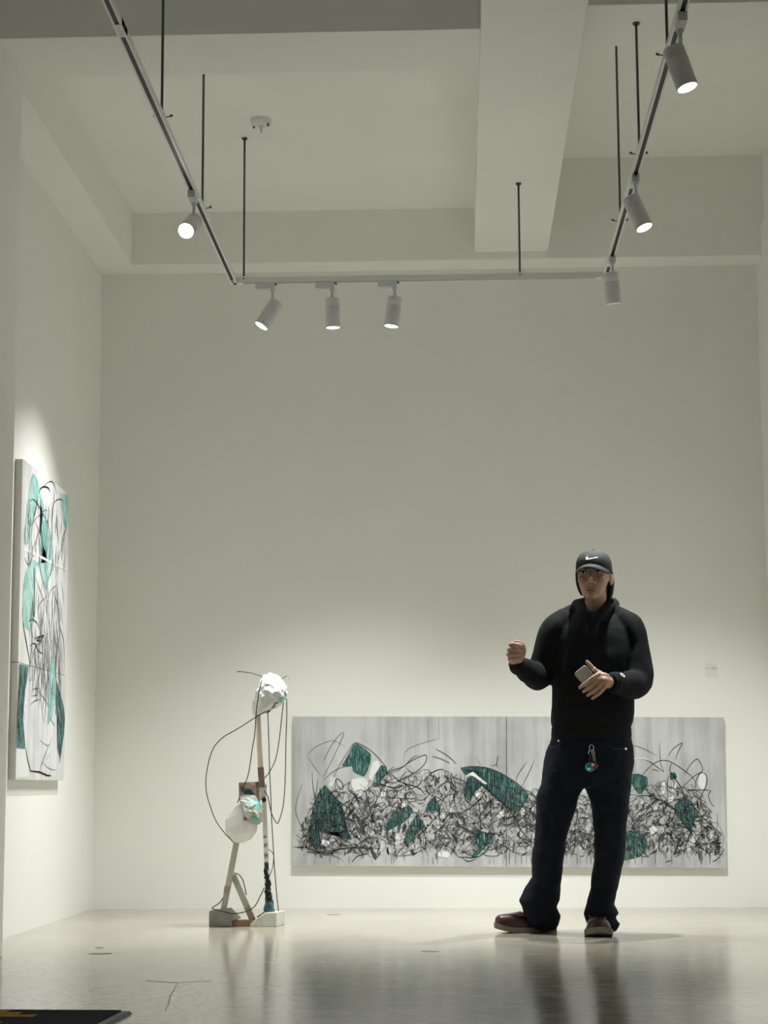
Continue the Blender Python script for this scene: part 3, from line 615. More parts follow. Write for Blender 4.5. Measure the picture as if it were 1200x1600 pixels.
# ------------------------------------------------------------------ sculpture
SY = 9.715
def a6(x, y, d=0.0): return at(310+x/7.62, 1040+y/7.62, SY+d)
def a7(x, y, d=0.0): return at(310+x/7.273, 1240+y/7.273, SY+d)
def spot_mat(name, base, marks, rough=0.7, bump=0.3, bscale=30, col2=None, scale=14):
    """paint daubs of their own shape: list of (centre, radius, colour, noise)"""
    m = mat(name, base, rough, spec=0.25, var=0.05, scale=scale, bump=bump, bscale=bscale, col2=col2)
    nt = m.node_tree; b = nt.nodes['Principled BSDF']; L = nt.links.new; N = nt.nodes.new
    cur = b.inputs['Base Color'].links[0].from_socket
    tc = nt.nodes['Texture Coordinate']
    for c, r, colr, na in marks:
        nz = N('ShaderNodeTexNoise'); nz.inputs['Scale'].default_value = 26; nz.inputs['Detail'].default_value = 5; L(tc.outputs['Object'], nz.inputs['Vector'])
        ds = N('ShaderNodeVectorMath'); ds.operation = 'DISTANCE'; L(tc.outputs['Object'], ds.inputs[0]); ds.inputs[1].default_value = c
        ma = N('ShaderNodeMath'); ma.operation = 'MULTIPLY_ADD'; ma.inputs[1].default_value = na; L(nz.outputs['Fac'], ma.inputs[0]); L(ds.outputs['Value'], ma.inputs[2])
        mr = N('ShaderNodeMapRange'); mr.inputs['From Min'].default_value = r+na*0.5-0.006; mr.inputs['From Max'].default_value = r+na*0.5+0.006; mr.inputs['To Min'].default_value = 1; mr.inputs['To Max'].default_value = 0
        L(ma.outputs[0], mr.inputs['Value'])
        mx = N('ShaderNodeMix'); mx.data_type = 'RGBA'; L(mr.outputs['Result'], mx.inputs['Factor']); L(cur, mx.inputs[6]); mx.inputs[7].default_value = (*colr, 1)
        cur = mx.outputs[2]
    L(cur, b.inputs['Base Color']); return m
PLASTER = (0.80, 0.81, 0.81); AQUA = (0.16, 0.50, 0.44); INK = (0.03, 0.035, 0.035); PINK = (0.58, 0.42, 0.36); CREAM = (0.70, 0.65, 0.52)
SB = a7(540, 1510); SB.z = 0
S = empty('assemblage_sculpture', SB, 'spindly standing sculpture of white lumps, wooden sticks and looping wires', 'sculpture')
WOOD = mat('bare_wood', (0.90, 0.77, 0.65), 0.6, var=0.10, scale=8, stretch=(14, 14, 1)); PALEWOOD = mat('grey_washed_wood', (0.50, 0.48, 0.43), 0.7, var=0.10, scale=7, stretch=(14, 14, 1))
BROWN = mat('brown_plank', (0.33, 0.21, 0.12), 0.7, var=0.15, scale=9, stretch=(2, 12, 12)); RUST = mat('rust_pink_paint', (0.40, 0.24, 0.19), 0.8, col2=(0.13, 0.14, 0.13), scale=22, bump=0.3)
TAN = mat('tan_tape', (0.40, 0.31, 0.22), 0.7); BLOCKG = mat('grey_plaster_block', (0.30, 0.285, 0.25), 0.8, var=0.2, scale=20, bump=0.5, bscale=25)
BLOCKW = mat('white_plaster_block', (0.66, 0.655, 0.61), 0.8, var=0.10, scale=16, bump=0.5, bscale=25); WIRE = mat('black_wire', (0.035, 0.033, 0.03), 0.5); PALEWIRE = mat('pale_wire', (0.55, 0.52, 0.42), 0.5)
def prism(name, pts, dvec, m, bev=0.002):
    bm = bmesh.new(); d = Vector(dvec); rings(bm, [[Vector(p) for p in pts], [Vector(p)+d for p in pts]]); return bm_obj(name, bm, m, S, bevel=bev)
def stick(name, p0, p1, w_, dep, m, parent=None):
    p0, p1 = Vector(p0), Vector(p1); d = (p1-p0).normalized(); s = d.cross(Vector((0, 1, 0))).normalized()*w_/2; n = Vector((0, dep/2, 0))
    bm = bmesh.new(); rings(bm, [[p-s-n, p+s-n, p+s+n, p-s+n] for p in (p0, p1)]); return bm_obj(name, bm, m, parent or S, bevel=0.0015)
def fz(p, z): p = Vector(p); p.z = z; return p
lb = [a7(118, 1335), a7(225, 1322), a7(320, 1312), a7(380, 1365), a7(440, 1432), a7(372, 1448), fz(a7(380, 1508), 0.0), fz(a7(118, 1508), 0.0)]
prism('plaster_block', lb, (0.01, 0.12, 0), BLOCKG, 0.004)
prism('base_plank', [a7(300, 1444, 0.02), a7(650, 1438, 0.02), fz(a7(650, 1508, 0.02), 0.0), fz(a7(300, 1508, 0.02), 0.0)], (0, 0.07, 0), BROWN)
rb = [fz(a7(585, 1508, -0.012), 0.0), a7(584, 1482, -0.012), a7(640, 1440, -0.012), a7(700, 1395, -0.012), a7(760, 1352, -0.012), a7(890, 1347, -0.012), fz(a7(890, 1515, -0.012), 0.0)]
prism('plaster_block', rb, (0.028, 0.14, 0), BLOCKW, 0.004)
WU = 1/305.0/7.273
leg = stick('wooden_leg', a7(435, 545, 0.05), a7(285, 1325, 0.05), 62*WU, 0.03, PALEWOOD)
q0, q1 = a7(335, 1045, 0.05), a7(320, 1130, 0.05)
stick('tape_band', q0, q1, 64*WU, 0.032, TAN, leg)
br = stick('diagonal_brace', a7(395, 925, 0.07), a7(618, 1440, 0.06), 64*WU, 0.022, PALEWOOD)
d_ = (a7(618, 1440, 0.06)-a7(395, 925, 0.07)); stick('bare_wood_end', a7(395, 925, 0.07)+d_*0.70, a7(618, 1440, 0.06)-d_*0.01, 66*WU, 0.024, TAN, br)
# white upright with dark teal foot
bm = bmesh.new()
prof = [(-110, 722, 780), (60, 722, 772), (260, 727, 782), (450, 734, 790), (620, 742, 796), (800, 748, 798), (980, 756, 806), (1340, 770, 815)]
def upr(y, l, r, dp=0.012): return [a7(l, y, 0.04-dp), a7(r, y, 0.04-dp), a7(r, y, 0.04+dp), a7(l, y, 0.04+dp)]
rings(bm, [upr(*q) for q in prof])
UPM = spot_mat('white_upright', (0.82, 0.80, 0.77), [(tuple(a7(750, 480, 0.03)), 0.006, INK, 0.05), (tuple(a7(760, 590, 0.03)), 0.004, INK, 0.05), (tuple(a7(745, 60, 0.03)), 0.014, INK, 0.07), (tuple(a7(765, 700, 0.03)), 0.014, (0.25, 0.25, 0.24), 0.05), (tuple(a7(770, 830, 0.03)), 0.02, (0.04, 0.06, 0.07), 0.03)], bump=0.2)
bm_obj('white_upright', bm, UPM, S, bevel=0.002)
bm = bmesh.new(); rnd = random.Random(5)
for y, l, r in ((800, 750, 796), (840, 747, 800), (920, 745, 803), (1000, 750, 815), (1100, 756, 826), (1200, 758, 842), (1270, 752, 855), (1345, 742, 868)):
    pass
prof = [(795, 758, 786), (830, 749, 797), (900, 747, 800), (940, 751, 803), (1000, 752, 815), (1100, 757, 824), (1200, 759, 842), (1270, 752, 856), (1348, 742, 868)]
rings(bm, [ell((a7(l, y, 0.04)+a7(r, y, 0.04))/2, (a7(r, y, 0.04)-a7(l, y, 0.04))/2, Vector((0, 0.016+0.0001*max(0, y-950)*0.4, 0)), 16, 2.6) for y, l, r in prof])
FOOT = spot_mat('teal_black_coat', (0.012, 0.014, 0.017), [(tuple(a7(805, 1300, 0.02)), 0.034, (0.05, 0.15, 0.17), 0.09), (tuple(a7(775, 860, 0.02)), 0.010, (0.07, 0.11, 0.13), 0.06), (tuple(a7(790, 1110, 0.02)), 0.004, (0.6, 0.6, 0.6), 0.05)], 0.4, 1.0, 45)
def rough_post(amp, s):
    def f(co, no):
        for i in range(len(co)):
            v = noise.fractal(Vector(co[i])*s, 1.0, 2.0, 4); co[i] += no[i]*v*amp
        return co
    return f
baked('painted_foot', bm, 0.004, 1, FOOT, S, rough_post(0.006, 45))
# wooden pole and rusty sleeve above it
p0, p1 = a6(705, 560, 0.03), a6(742, 1240, 0.03)
bm = bmesh.new(); cyl(bm, p0, p1, 31/7.62/305, 33/7.62/305, 14); bm_obj('wooden_pole', bm, WOOD, S, smooth=True)
stick('rusty_sleeve', a6(742, 1213, 0.03), a6(757, 1452, 0.03), 68/7.62/305, 0.03, RUST)
# painted box behind the pole and crumpled wrapping below it
BX = spot_mat('painted_box', (0.55, 0.45, 0.37), [(tuple(a6(600, 1440)), 0.020, PINK, 0.05), (tuple(a6(530, 1480)), 0.014, (0.12, 0.15, 0.13), 0.05), (tuple(a6(600, 1530)), 0.028, (0.03, 0.13, 0.12), 0.04), (tuple(a6(640, 1400)), 0.012, CREAM, 0.04)], col2=(0.30, 0.24, 0.19), scale=40)
prism('painted_box', [a6(478, 1393), a6(668, 1383), a6(672, 1600), a6(482, 1610)], (0.03, 0.10, 0.0), BX)
prism('dark_box_side', [a6(668, 1384, 0.002), a6(722, 1380, 0.06), a6(726, 1610, 0.06), a6(672, 1600, 0.002)], (0.0, 0.06, 0.0), mat('dark_umber', (0.018, 0.016, 0.013), 0.7))
def hull_lump(name, pts, m, amp, s, sub=4, par=None, smooth=True):
    bm = bmesh.new()
    for p in pts: bm.verts.new(p)
    r = bmesh.ops.convex_hull(bm, input=bm.verts)
    bmesh.ops.delete(bm, geom=list({g for g in r['geom_interior']+r['geom_unused'] if isinstance(g, bmesh.types.BMVert)}), context='VERTS')
    bmesh.ops.triangulate(bm, faces=bm.faces)
    for _ in range(sub): bmesh.ops.subdivide_edges(bm, edges=bm.edges, cuts=1, use_grid_fill=True)
    bm.normal_update()
    for _ in range(2 if smooth else 0): bmesh.ops.smooth_vert(bm, verts=bm.verts, factor=0.3, use_axis_x=True, use_axis_y=True, use_axis_z=True)
    bm.normal_update(); mv = []
    for v in bm.verts:
        q = v.co*s; c = noise.cell_vector(q) if False else None
        rid = 1-abs(noise.noise(q)); rid2 = 1-abs(noise.noise(q*2.3+Vector((7, 3, 1))))
        mv.append((rid**3*0.7+rid2**3*0.4-0.5)*amp)
    for v, a in zip(bm.verts, mv): v.co += v.normal*a
    return bm_obj(name, bm, m, par or S, smooth=smooth)
up = [(850,85,.03),(920,95,.0),(1000,170,.02),(1055,250,.03),(1050,400,.02),(960,480,.03),(830,560,.04),(690,615,.05),(640,570,.04),(630,500,.03),(690,310,.0),(770,120,.04),
      (860,330,-.055),(760,380,-.05),(960,300,-.05),(800,200,-.03),(860,150,.11),(960,250,.14),(900,420,.13),(760,450,.13),(700,520,.10),(720,540,-.02),(860,470,-.035),(990,380,-.03)]
UPL = spot_mat('crumpled_white_plaster', PLASTER, [(tuple(a6(1000, 400, -0.02)), 0.020, AQUA, 0.05), (tuple(a6(930, 460, -0.02)), 0.012, INK, 0.05), (tuple(a6(1045, 350, 0.0)), 0.014, (0.2, 0.26, 0.25), 0.04), (tuple(a6(845, 545, 0.03)), 0.020, INK, 0.03), (tuple(a6(900, 500, 0.0)), 0.014, (0.16, 0.18, 0.17), 0.04)], bump=0.5)
hull_lump('upper_lump', [a6(x, y, d) for x, y, d in up], UPL, 0.010, 19)
low = [(500,95,.0),(420,150,-.01),(305,300,.0),(305,420,.0),(340,490,.02),(400,555,.03),(500,562,.03),(600,520,.04),(665,430,.05),(672,350,.05),(640,150,.06),(520,200,-.07),(500,305,-.075),(320,410,-.02),(600,340,-.05),(520,440,-.06),(420,480,-.04),(600,450,-.02),(560,200,.13),(480,400,.14),(620,330,.13),(380,350,.11)]
hull_lump('lower_lump', [a7(x, y, d) for x, y, d in low], mat('folded_white_plaster', (0.80, 0.80, 0.795), 0.75, spec=0.2, bump=0.15, bscale=30), 0.0, 12, sub=2, smooth=False)
wr = [(465,30,-.02),(520,5,-.03),(640,20,-.03),(700,90,-.03),(735,180,.0),(735,310,.0),(690,355,-.03),(600,340,-.06),(525,310,-.075),(515,200,-.08),(480,80,-.05),(620,150,-.09),(660,260,-.085),(580,270,-.095),(600,150,.08),(680,250,.08),(540,120,.05)]
WRM = spot_mat('crumpled_painted_wrap', (0.58, 0.56, 0.50), [(tuple(a7(680, 120, -0.05)), 0.030, (0.25, 0.60, 0.53), 0.06), (tuple(a7(650, 290, -0.07)), 0.022, (0.20, 0.42, 0.42), 0.06), (tuple(a7(560, 225, -0.09)), 0.016, (0.75, 0.70, 0.56), 0.03), (tuple(a7(540, 295, -0.08)), 0.010, (0.18, 0.15, 0.12), 0.04), (tuple(a7(590, 110, -0.07)), 0.020, (0.36, 0.52, 0.48), 0.07), (tuple(a7(490, 60, -0.04)), 0.016, (0.72, 0.70, 0.66), 0.04), (tuple(a7(700, 60, -0.03)), 0.012, (0.03, 0.09, 0.08), 0.03)], bump=0.8, col2=(0.27, 0.34, 0.31), scale=45)
hull_lump('crumpled_wrap', [a7(x, y, d) for x, y, d in wr], WRM, 0.008, 26)
def wire(pts, r=0.0026, m=WIRE):
    bm = bmesh.new(); tube(bm, pts, r, 6, 6); bm_obj('wire', bm, m, S, smooth=True)
wire([a6(460,72,.03), a6(540,75,.03), a6(640,92,.03), a6(770,132,.04)])
wire([a6(980,168,.05), a6(1010,145,.05), a6(1060,125,.05)], 0.0018); wire([a6(1078,120,.05), a6(1075,180,.05), a6(1050,260,.04)], 0.0016, PALEWIRE)
wire([a6(755,175,-.04), a6(725,300,-.055), a6(700,460,-.045), a6(685,610,-.03), a6(670,820,-.03), a6(640,1000,-.03), a6(600,1270,-.03), a6(555,1400,-.02), a6(520,1470,-.02), a7(470,30,-.055), a7(445,105,-.05)])
wire([a6(800,545,0), a6(680,615,-.02), a6(520,720,-.03), a6(400,790,-.03), a6(300,850,-.03), a6(200,950,-.03), a6(140,1080,-.03), a6(100,1260,-.03), a6(88,1400,-.03), a6(100,1530,-.02), a7(130,130,-.01), a7(200,310,0), a7(300,450,.01), a7(405,560,.03)])
wire([a6(826,550,.02), a6(835,800,.02), a6(850,1300,.02), a6(862,1560,.02), a7(830,250,.02), a7(850,600,.03), a7(865,850,.03), a7(890,1150,.04), a7(912,1345,.05)])
wire([a6(1012,430,0), a6(985,680,0), a6(960,900,0), a6(920,1110,0), a6(850,1260,.01), a6(788,1340,.02)])
wire([a6(1050,390,.01), a6(1052,600,.0), a6(1042,900,.0), a6(1035,1300,.0), a6(1020,1580,.0), a7(950,200,.0), a7(920,300,.0), a7(900,338,.0), a7(870,310,.0), a7(830,220,.0), a7(800,90,.01), a6(825,1560,.01), a6(785,1490,.02)])
wire([a7(800,632,.03), a7(840,670,.02), a7(855,720,.02), a7(840,850,.02), a7(793,965,.03)], 0.002)
wire([a7(405,905,.05), a7(460,920,.03), a7(510,1000,.02), a7(545,1150,.02)])
wire([a7(752,1065,.03), a7(700,1170,.01), a7(640,1280,-.01), a7(540,1340,-.02), a7(400,1365,-.02), a7(280,1340,-.02), a7(200,1320,-.015), a7(155,1298,-.01), a7(230,1250,0), a7(280,1185,.04)])
wire([a7(742,1350,.02), a7(705,1380,-.005), a7(668,1402,-.012)], 0.0035)

# ------------------------------------------------------------------ person
PY = 9.16
def q(px, py, d=0.0): return at(px, py, PY+d)
SKIN = mat('skin', (0.41, 0.252, 0.186), 0.55, spec=0.35, var=0.06, scale=30)
CLOTH = mat('black_fleece', (0.008, 0.0095, 0.011), 0.9, spec=0.15, var=0.2, scale=25, bump=0.25, bscale=220)
RIB = mat('black_rib_knit', (0.010, 0.012, 0.013), 0.9, spec=0.15, bump=0.5, bscale=200)
DENIM = mat('indigo_denim', (0.006, 0.0085, 0.017), 0.85, spec=0.2, var=0.25, scale=18, bump=0.3, bscale=300)
CAPC = mat('charcoal_cap_cloth', (0.030, 0.032, 0.034), 0.8, spec=0.25, var=0.1, scale=20, bump=0.2, bscale=250)
HAIR = mat('black_hair', (0.008, 0.007, 0.007), 0.5, var=0.3, scale=40, stretch=(20, 20, 1))
LEATHER = mat('oxblood_leather', (0.046, 0.0135, 0.012), 0.35, var=0.25, scale=14, bump=0.15, bscale=60)
SOLE = mat('pale_crepe_sole', (0.21, 0.195, 0.155), 0.8, var=0.15, scale=30, bump=0.3, bscale=90)
WHITE_TH = mat('white_embroidery', (0.85, 0.85, 0.84), 0.6); METAL = mat('bright_steel', (0.75, 0.74, 0.72), 0.25, metal=1.0)
foot = q(925, 1462); foot.z = 0
PE = empty('person', foot, 'person in black cap, black hoodie and dark jeans gesturing with a raised fist', 'person')
# ---- head frame
HO = q(928, 897, 0.0); YAW = math.radians(-14)
HR = Matrix.Rotation(YAW, 3, 'Z')          # local -y is the face direction
HR = Matrix.Rotation(-math.radians(14), 3, 'Z')
def hd(x, y, z): return HO + HR @ Vector((x, y, z))
def hring(z, w_, f, b, n=32, p=2.15, tilt=None):
    out = []
    for i in range(n):
        t = 2*math.pi*i/n; ct, st = math.cos(t), math.sin(t)
        x = w_*math.copysign(abs(ct)**(2/p), ct); y = (f+b)/2+(b-f)/2*math.copysign(abs(st)**(2/p), st)
        out.append(hd(x, y, z + (tilt(x, y) if tilt else 0)))
    return out
bm = bmesh.new()
rings(bm, [hring(*r) for r in ((-.129, .016, -.084, -.062), (-.124, .027, -.091, -.045), (-.112, .040, -.095, -.025), (-.096, .051, -.095, -.008), (-.078, .059, -.094, .01), (-.055, .067, -.092, .03), (-.03, .073, -.090, .055), (0, .077, -.087, .08), (.03, .079, -.089, .093), (.06, .077, -.083, .095), (.085, .068, -.066, .083), (.103, .048, -.04, .055), (.111, .02, -.01, .03))])
limb(bm, [(hd(0, -.080, .004), .009), (hd(0, -.092, -.018), .0105), (hd(0, -.101, -.040), .0125)], 14)
ellipsoid(bm, hd(0, -.101, -.045), .0145, .014, .011, HR)
for s_ in (-1, 1):
    ellipsoid(bm, hd(s_*.0145, -.094, -.048), .0095, .012, .0085, HR)
    ellipsoid(bm, hd(s_*.036, -.081, .019), .026, .010, .007, HR)
    ellipsoid(bm, hd(s_*.043, -.073, -.035), .024, .018, .022, HR)
    er = HR @ Matrix.Rotation(s_*math.radians(-28), 3, 'Z')
    ellipsoid(bm, hd(s_*.082, .010, -.026), .0065, .018, .028, er)
    ellipsoid(bm, hd(s_*.081, .002, -.048), .006, .009, .011, er)
ellipsoid(bm, hd(0, -.0945, -.0795), .0235, .0085, .0048, HR)
ellipsoid(bm, hd(0, -.0935, -.0945), .0190, .0090, .0058, HR)
ellipsoid(bm, hd(0, -.092, -.116), .017, .011, .011, HR)
# neck, trunk, limbs under the clothes
limb(bm, [(hd(0, .022, -.06), .054), (hd(.002, .026, -.13), .052), (q(927, 962, .035), .060), (q(926, 985, .03), .07)], 24)
def bring(py, xl, xr, d, ry, p=2.3, n=28):
    a, b = q(xl, py, d), q(xr, py, d); return ell((a+b)/2, (b-a)/2, Vector((0, ry, 0)), n, p)
rings(bm, [bring(*r) for r in ((965, 890, 962, .03, .07), (985, 876, 978, .02, .09), (1030, 876, 978, .0, .10), (1080, 878, 976, 0, .095), (1130, 874, 978, 0, .10), (1180, 866, 980, 0, .10), (1225, 862, 978, 0, .09))])
RA = [(q(872, 980, .01), .055), (q(856, 1020, .01), .048), (q(843, 1056, 0), .043), (q(824, 1048, -.11), .037), (q(806, 1036, -.205), .029)]
LA = [(q(980, 980, .01), .055), (q(990, 1020, .0), .048), (q(995, 1064, -.05), .043), (q(972, 1068, -.17), .037), (q(950, 1066, -.255), .029)]
limb(bm, RA); limb(bm, LA)
limb(bm, [(q(878, 1215, 0), .085), (q(860, 1320, .03), .062), (q(850, 1390, .08), .05), (q(852, 1440, .13), .04)])
limb(bm, [(q(955, 1215, 0), .085), (q(953, 1320, -.03), .062), (q(944, 1390, -.01), .05), (q(940, 1442, .0), .04)])
# right hand: loose fist facing the viewer
ellipsoid(bm, q(806, 1020, -.232), .028, .034, .040); ellipsoid(bm, q(810, 1028, -.225), .025, .032, .028)
limb(bm, [(q(806, 1037, -.20), .029), (q(806, 1028, -.225), .030)], 16)
for i, (row, xa, xb) in enumerate(((1007.6, 796.5, 813), (1015.2, 793.5, 812), (1022.8, 792.5, 810), (1030.0, 794.5, 808))):
    rr = .0098 if i < 3 else .0090
    limb(bm, [(q(xa+4, row+.5, -.235), rr*1.1), (q(xa+1.5, row, -.275), rr*1.05), (q(xa+4.5, row-.6, -.289), rr), (q(xb-4, row+.4, -.290), rr*.96), (q(xb+1, row+1.6, -.272), rr*.92), (q(xb, row+2, -.25), rr*.85)], 14)
limb(bm, [(q(814, 1027, -.22), .017), (q(818, 1016, -.235), .0135), (q(815, 1007, -.26), .012), (q(807, 1003.2, -.28), .0108), (q(802.5, 1004.2, -.283), .0095)], 14)
# left hand: fingers over the front of the phone, thumb up its edge
pal = [(q(951, 1066, -.26), .028), (q(944, 1064, -.283), .030)]
limb(bm, pal, 18, squash=.8)
R45 = Matrix.Rotation(math.radians(35), 3, 'Y')
ellipsoid(bm, q(942.5, 1063, -.284), .034, .017, .038, R45)
fing = [((935.5, 1053.5), (921, 1063.5), (906, 1074.5)), ((940, 1058, ), (926, 1070), (912, 1080.5)), ((944, 1065), (932, 1076.5), (918.5, 1086.5)), ((947, 1072), (938, 1082), (925.5, 1091.5))]
for i, (k0, k1, k2) in enumerate(fing):
    rr = (.0098, .0102, .0098, .0088)[i]
    limb(bm, [(q(*k0, -.288), rr*1.15), (q(k0[0]*.5+k1[0]*.5, k0[1]*.5+k1[1]*.5-.6, -.298), rr*1.05), (q(*k1, -.298), rr*1.04), (q(k1[0]*.4+k2[0]*.6, k1[1]*.4+k2[1]*.6, -.288), rr*.95), (q(*k2, -.274), rr*.82)], 14)
limb(bm, [(q(944, 1058, -.272), .019), (q(936, 1051.5, -.270), .0135), (q(928.5, 1046.5, -.268), .0108), (q(922, 1039.5, -.266), .0105), (q(917.5, 1034.2, -.264), .0088)], 14)
EYES = [np.array(hd(s_*.036, -.090, 0)) for s_ in (-1, 1)]
def facepost(co, no):
    for e in EYES:
        d = co-e; ql = np.array(HR.transposed() @ Matrix.Identity(3)) if False else None
        loc = d @ np.array(HR)
        r = np.sqrt((loc[:, 0]/.019)**2+(loc[:, 1]/.03)**2+(loc[:, 2]/.0095)**2)
        k = np.clip(1-r, 0, 1)**0.8; co = co + np.outer(k*.0050, np.array(HR @ Vector((0, 1, 0))))
    # mouth line
    e = np.array(hd(0, -.1, -.0872)); loc = (co-e) @ np.array(HR)
    r = np.sqrt((loc[:, 0]/.022)**2+(loc[:, 1]/.02)**2+(loc[:, 2]/.0028)**2); k = np.clip(1-r, 0, 1)
    return co + np.outer(k*.004, np.array(HR @ Vector((0, 1, 0))))
LIP = mat('lips', (0.33, 0.165, 0.132), 0.45)
body = baked('body', bm, 0.0030, 2, [SKIN, LIP], PE, facepost)
# lips: same surface, second colour
nm = body.data; n_ = len(nm.polygons); ce = np.empty(n_*3); nm.polygons.foreach_get('center', ce); ce = ce.reshape(-1, 3)
loc = (ce-np.array(HO)) @ np.array(HR)
mi = ((np.abs(loc[:, 0]) < .0235) & (loc[:, 1] < -.092) & (((loc[:, 2]+.0795)/.0062)**2+(loc[:, 0]/.0235)**2 < 1) | (loc[:, 1] < -.092) & (((loc[:, 2]+.0955)/.0070)**2+(loc[:, 0]/.0195)**2 < 1)).astype(np.int32)
nm.polygons.foreach_set('material_index', mi)
EYEW = mat('eye_white', (0.70, 0.68, 0.64), 0.25); EYEB = mat('eye_iris', (0.012, 0.008, 0.006), 0.15); BROW = mat('eyebrow', (0.02, 0.016, 0.014), 0.8); MOUTH = mat('mouth_inside', (0.05, 0.016, 0.014), 0.7)
for s_ in (-1, 1):
    bm = bmesh.new(); ellipsoid(bm, hd(s_*.036, -.0815, 0), .0135, .0075, .0052, HR); e = bm_obj('eye', bm, EYEW, PE, smooth=True)
    bm = bmesh.new(); ellipsoid(bm, hd(s_*.036-.001, -.0862, .0003), .0062, .004, .0050, HR); bm_obj('iris', bm, EYEB, e, smooth=True)
    bm = bmesh.new(); tube(bm, [hd(s_*.021, -.0885, .0045), hd(s_*.030, -.0885, .0066), hd(s_*.040, -.0865, .0066), hd(s_*.050, -.0815, .003)], .0017, 6); bm_obj('upper_eyelid', bm, BROW, e, smooth=True)
    bm = bmesh.new(); tube(bm, [hd(s_*.018, -.0905, .0165), hd(s_*.032, -.0915, .021), hd(s_*.046, -.0855, .0205), hd(s_*.055, -.079, .016)], .0032, 8, taper=lambda t: 1-.6*t); bm_obj('eyebrow', bm, BROW, PE, smooth=True)
    bm = bmesh.new(); ellipsoid(bm, hd(s_*.0085, -.0985, -.0558), .0042, .004, .0022, HR, 8); bm_obj('nostril', bm, MOUTH, PE, smooth=True)
bm = bmesh.new(); ellipsoid(bm, hd(-.001, -.0935, -.0872), .0215, .0030, .0019, HR, 10); bm_obj('mouth', bm, MOUTH, PE, smooth=True)
# ---- hair
bm = bmesh.new()
rings(bm, [hring(*r, 28, 2.2) for r in ((.05, .080, -.05, .103), (.02, .0835, -.045, .104), (-.01, .083, -.018, .104), (-.04, .081, .012, .102), (-.07, .076, .026, .097), (-.10, .066, .034, .090), (-.118, .05, .045, .08))])
limb(bm, [(hd(.0795, .018, .01), .010), (hd(.080, .036, -.04), .013), (hd(.074, .040, -.09), .012), (hd(.066, .042, -.122), .008)], 12)
limb(bm, [(hd(-.0775, -.030, .015), .007), (hd(-.0805, -.012, -.03), .008), (hd(-.074, -.006, -.07), .007), (hd(-.062, .0, -.100), .005)], 12)
baked('hair', bm, 0.003, 2, HAIR, PE)
# ---- cap
bm = bmesh.new()
tl = lambda x, y: -.16*(y+.09)+.0
def cr(z, w_, f, b, k): return hring(z, w_, f, b, 40, 2.15, lambda x, y: -.19*(y+.095)*k)
rings(bm, [cr(.016, .083, -.092, .102, 1), (cr(.021, .0878, -.099, .109, 1)), cr(.060, .0875, -.098, .109, .7), cr(.082, .080, -.086, .100, .35), (cr(.099, .066, -.066, .080, .1)), cr(.1105, .045, -.040, .052, 0), cr(.117, .018, -.012, .022, 0)])
capo = bm_obj('cap', bm, CAPC, PE, smooth=True)
m_ = capo.modifiers.new('sub', 'SUBSURF'); m_.levels = 1; m_.render_levels = 1
bm = bmesh.new(); ellipsoid(bm, hd(0, .005, .1185), .007, .007, .004, HR, 8); bm_obj('button', bm, CAPC, capo, smooth=True)
bm = bmesh.new(); rows = []
for j in range(8):
    e = j/7; row = []
    for i in range(25):
        t = -1+2*i/24; x = .083*t*(1-.02*e); inner = -.094*math.sqrt(max(0, 1-(t*.92)**2))-.006
        y = inner*(1-e) + e*(inner*.62-.075*(1-abs(t)**2.6)-.028)
        z = .036-.19*(y+.095)*(1-e)*.6 - .026*t*t - .010*e - .010*e*e
        row.append(hd(x, y, z))
    rows.append(row)
grid_t = [[bm.verts.new(p+Vector((0, 0, .002))) for p in r] for r in rows]; grid_b = [[bm.verts.new(p-Vector((0, 0, .002))) for p in r] for r in rows]
for g in (grid_t, grid_b):
    for A, B in zip(g, g[1:]):
        for i in range(24): bm.faces.new((A[i], A[i+1], B[i+1], B[i]))
for i in range(24):
    for j in (0, -1): bm.faces.new((grid_t[j][i], grid_t[j][i+1], grid_b[j][i+1], grid_b[j][i]))
for i in (0, -1):
    for j in range(7): bm.faces.new((grid_t[j][i], grid_t[j+1][i], grid_b[j+1][i], grid_b[j][i]))
bm_obj('brim', bm, CAPC, capo, smooth=True)
def bvh(o):
    dg = bpy.context.evaluated_depsgraph_get(); dg.update(); return BVHTree.FromObject(o, dg)
def decal(name, pix, o, m, parent, tree=None, off=.0015):
    tree = tree or bvh(o); inv = o.matrix_world.inverted(); bm = bmesh.new(); top, bot = [], []
    for px, py in pix:
        d = ray(px, py).normalized(); h = tree.ray_cast(inv @ CAM, d)
        p = h[0] if h[0] is not None else q(px, py)
        top.append(bm.verts.new(p-d*off)); bot.append(bm.verts.new(p+d*.001))
    n = len(top); bm.faces.new(top); bm.faces.new(bot[::-1])
    for i in range(n): bm.faces.new((top[i], bot[i], bot[(i+1) % n], top[(i+1) % n]))
    bmesh.ops.triangulate(bm, faces=bm.faces)
    return bm_obj(name, bm, m, parent)
zh = lambda x, y: (885+x/14.12, 850+y/14.12)
tag(decal('swoosh_logo', [zh(*p) for p in ((425,335),(424,312),(440,285),(476,264),(464,292),(470,312),(520,309),(600,299),(690,282),(692,298),(620,316),(540,332),(470,346),(440,345))], capo, WHITE_TH, capo), 'white embroidered swoosh mark')
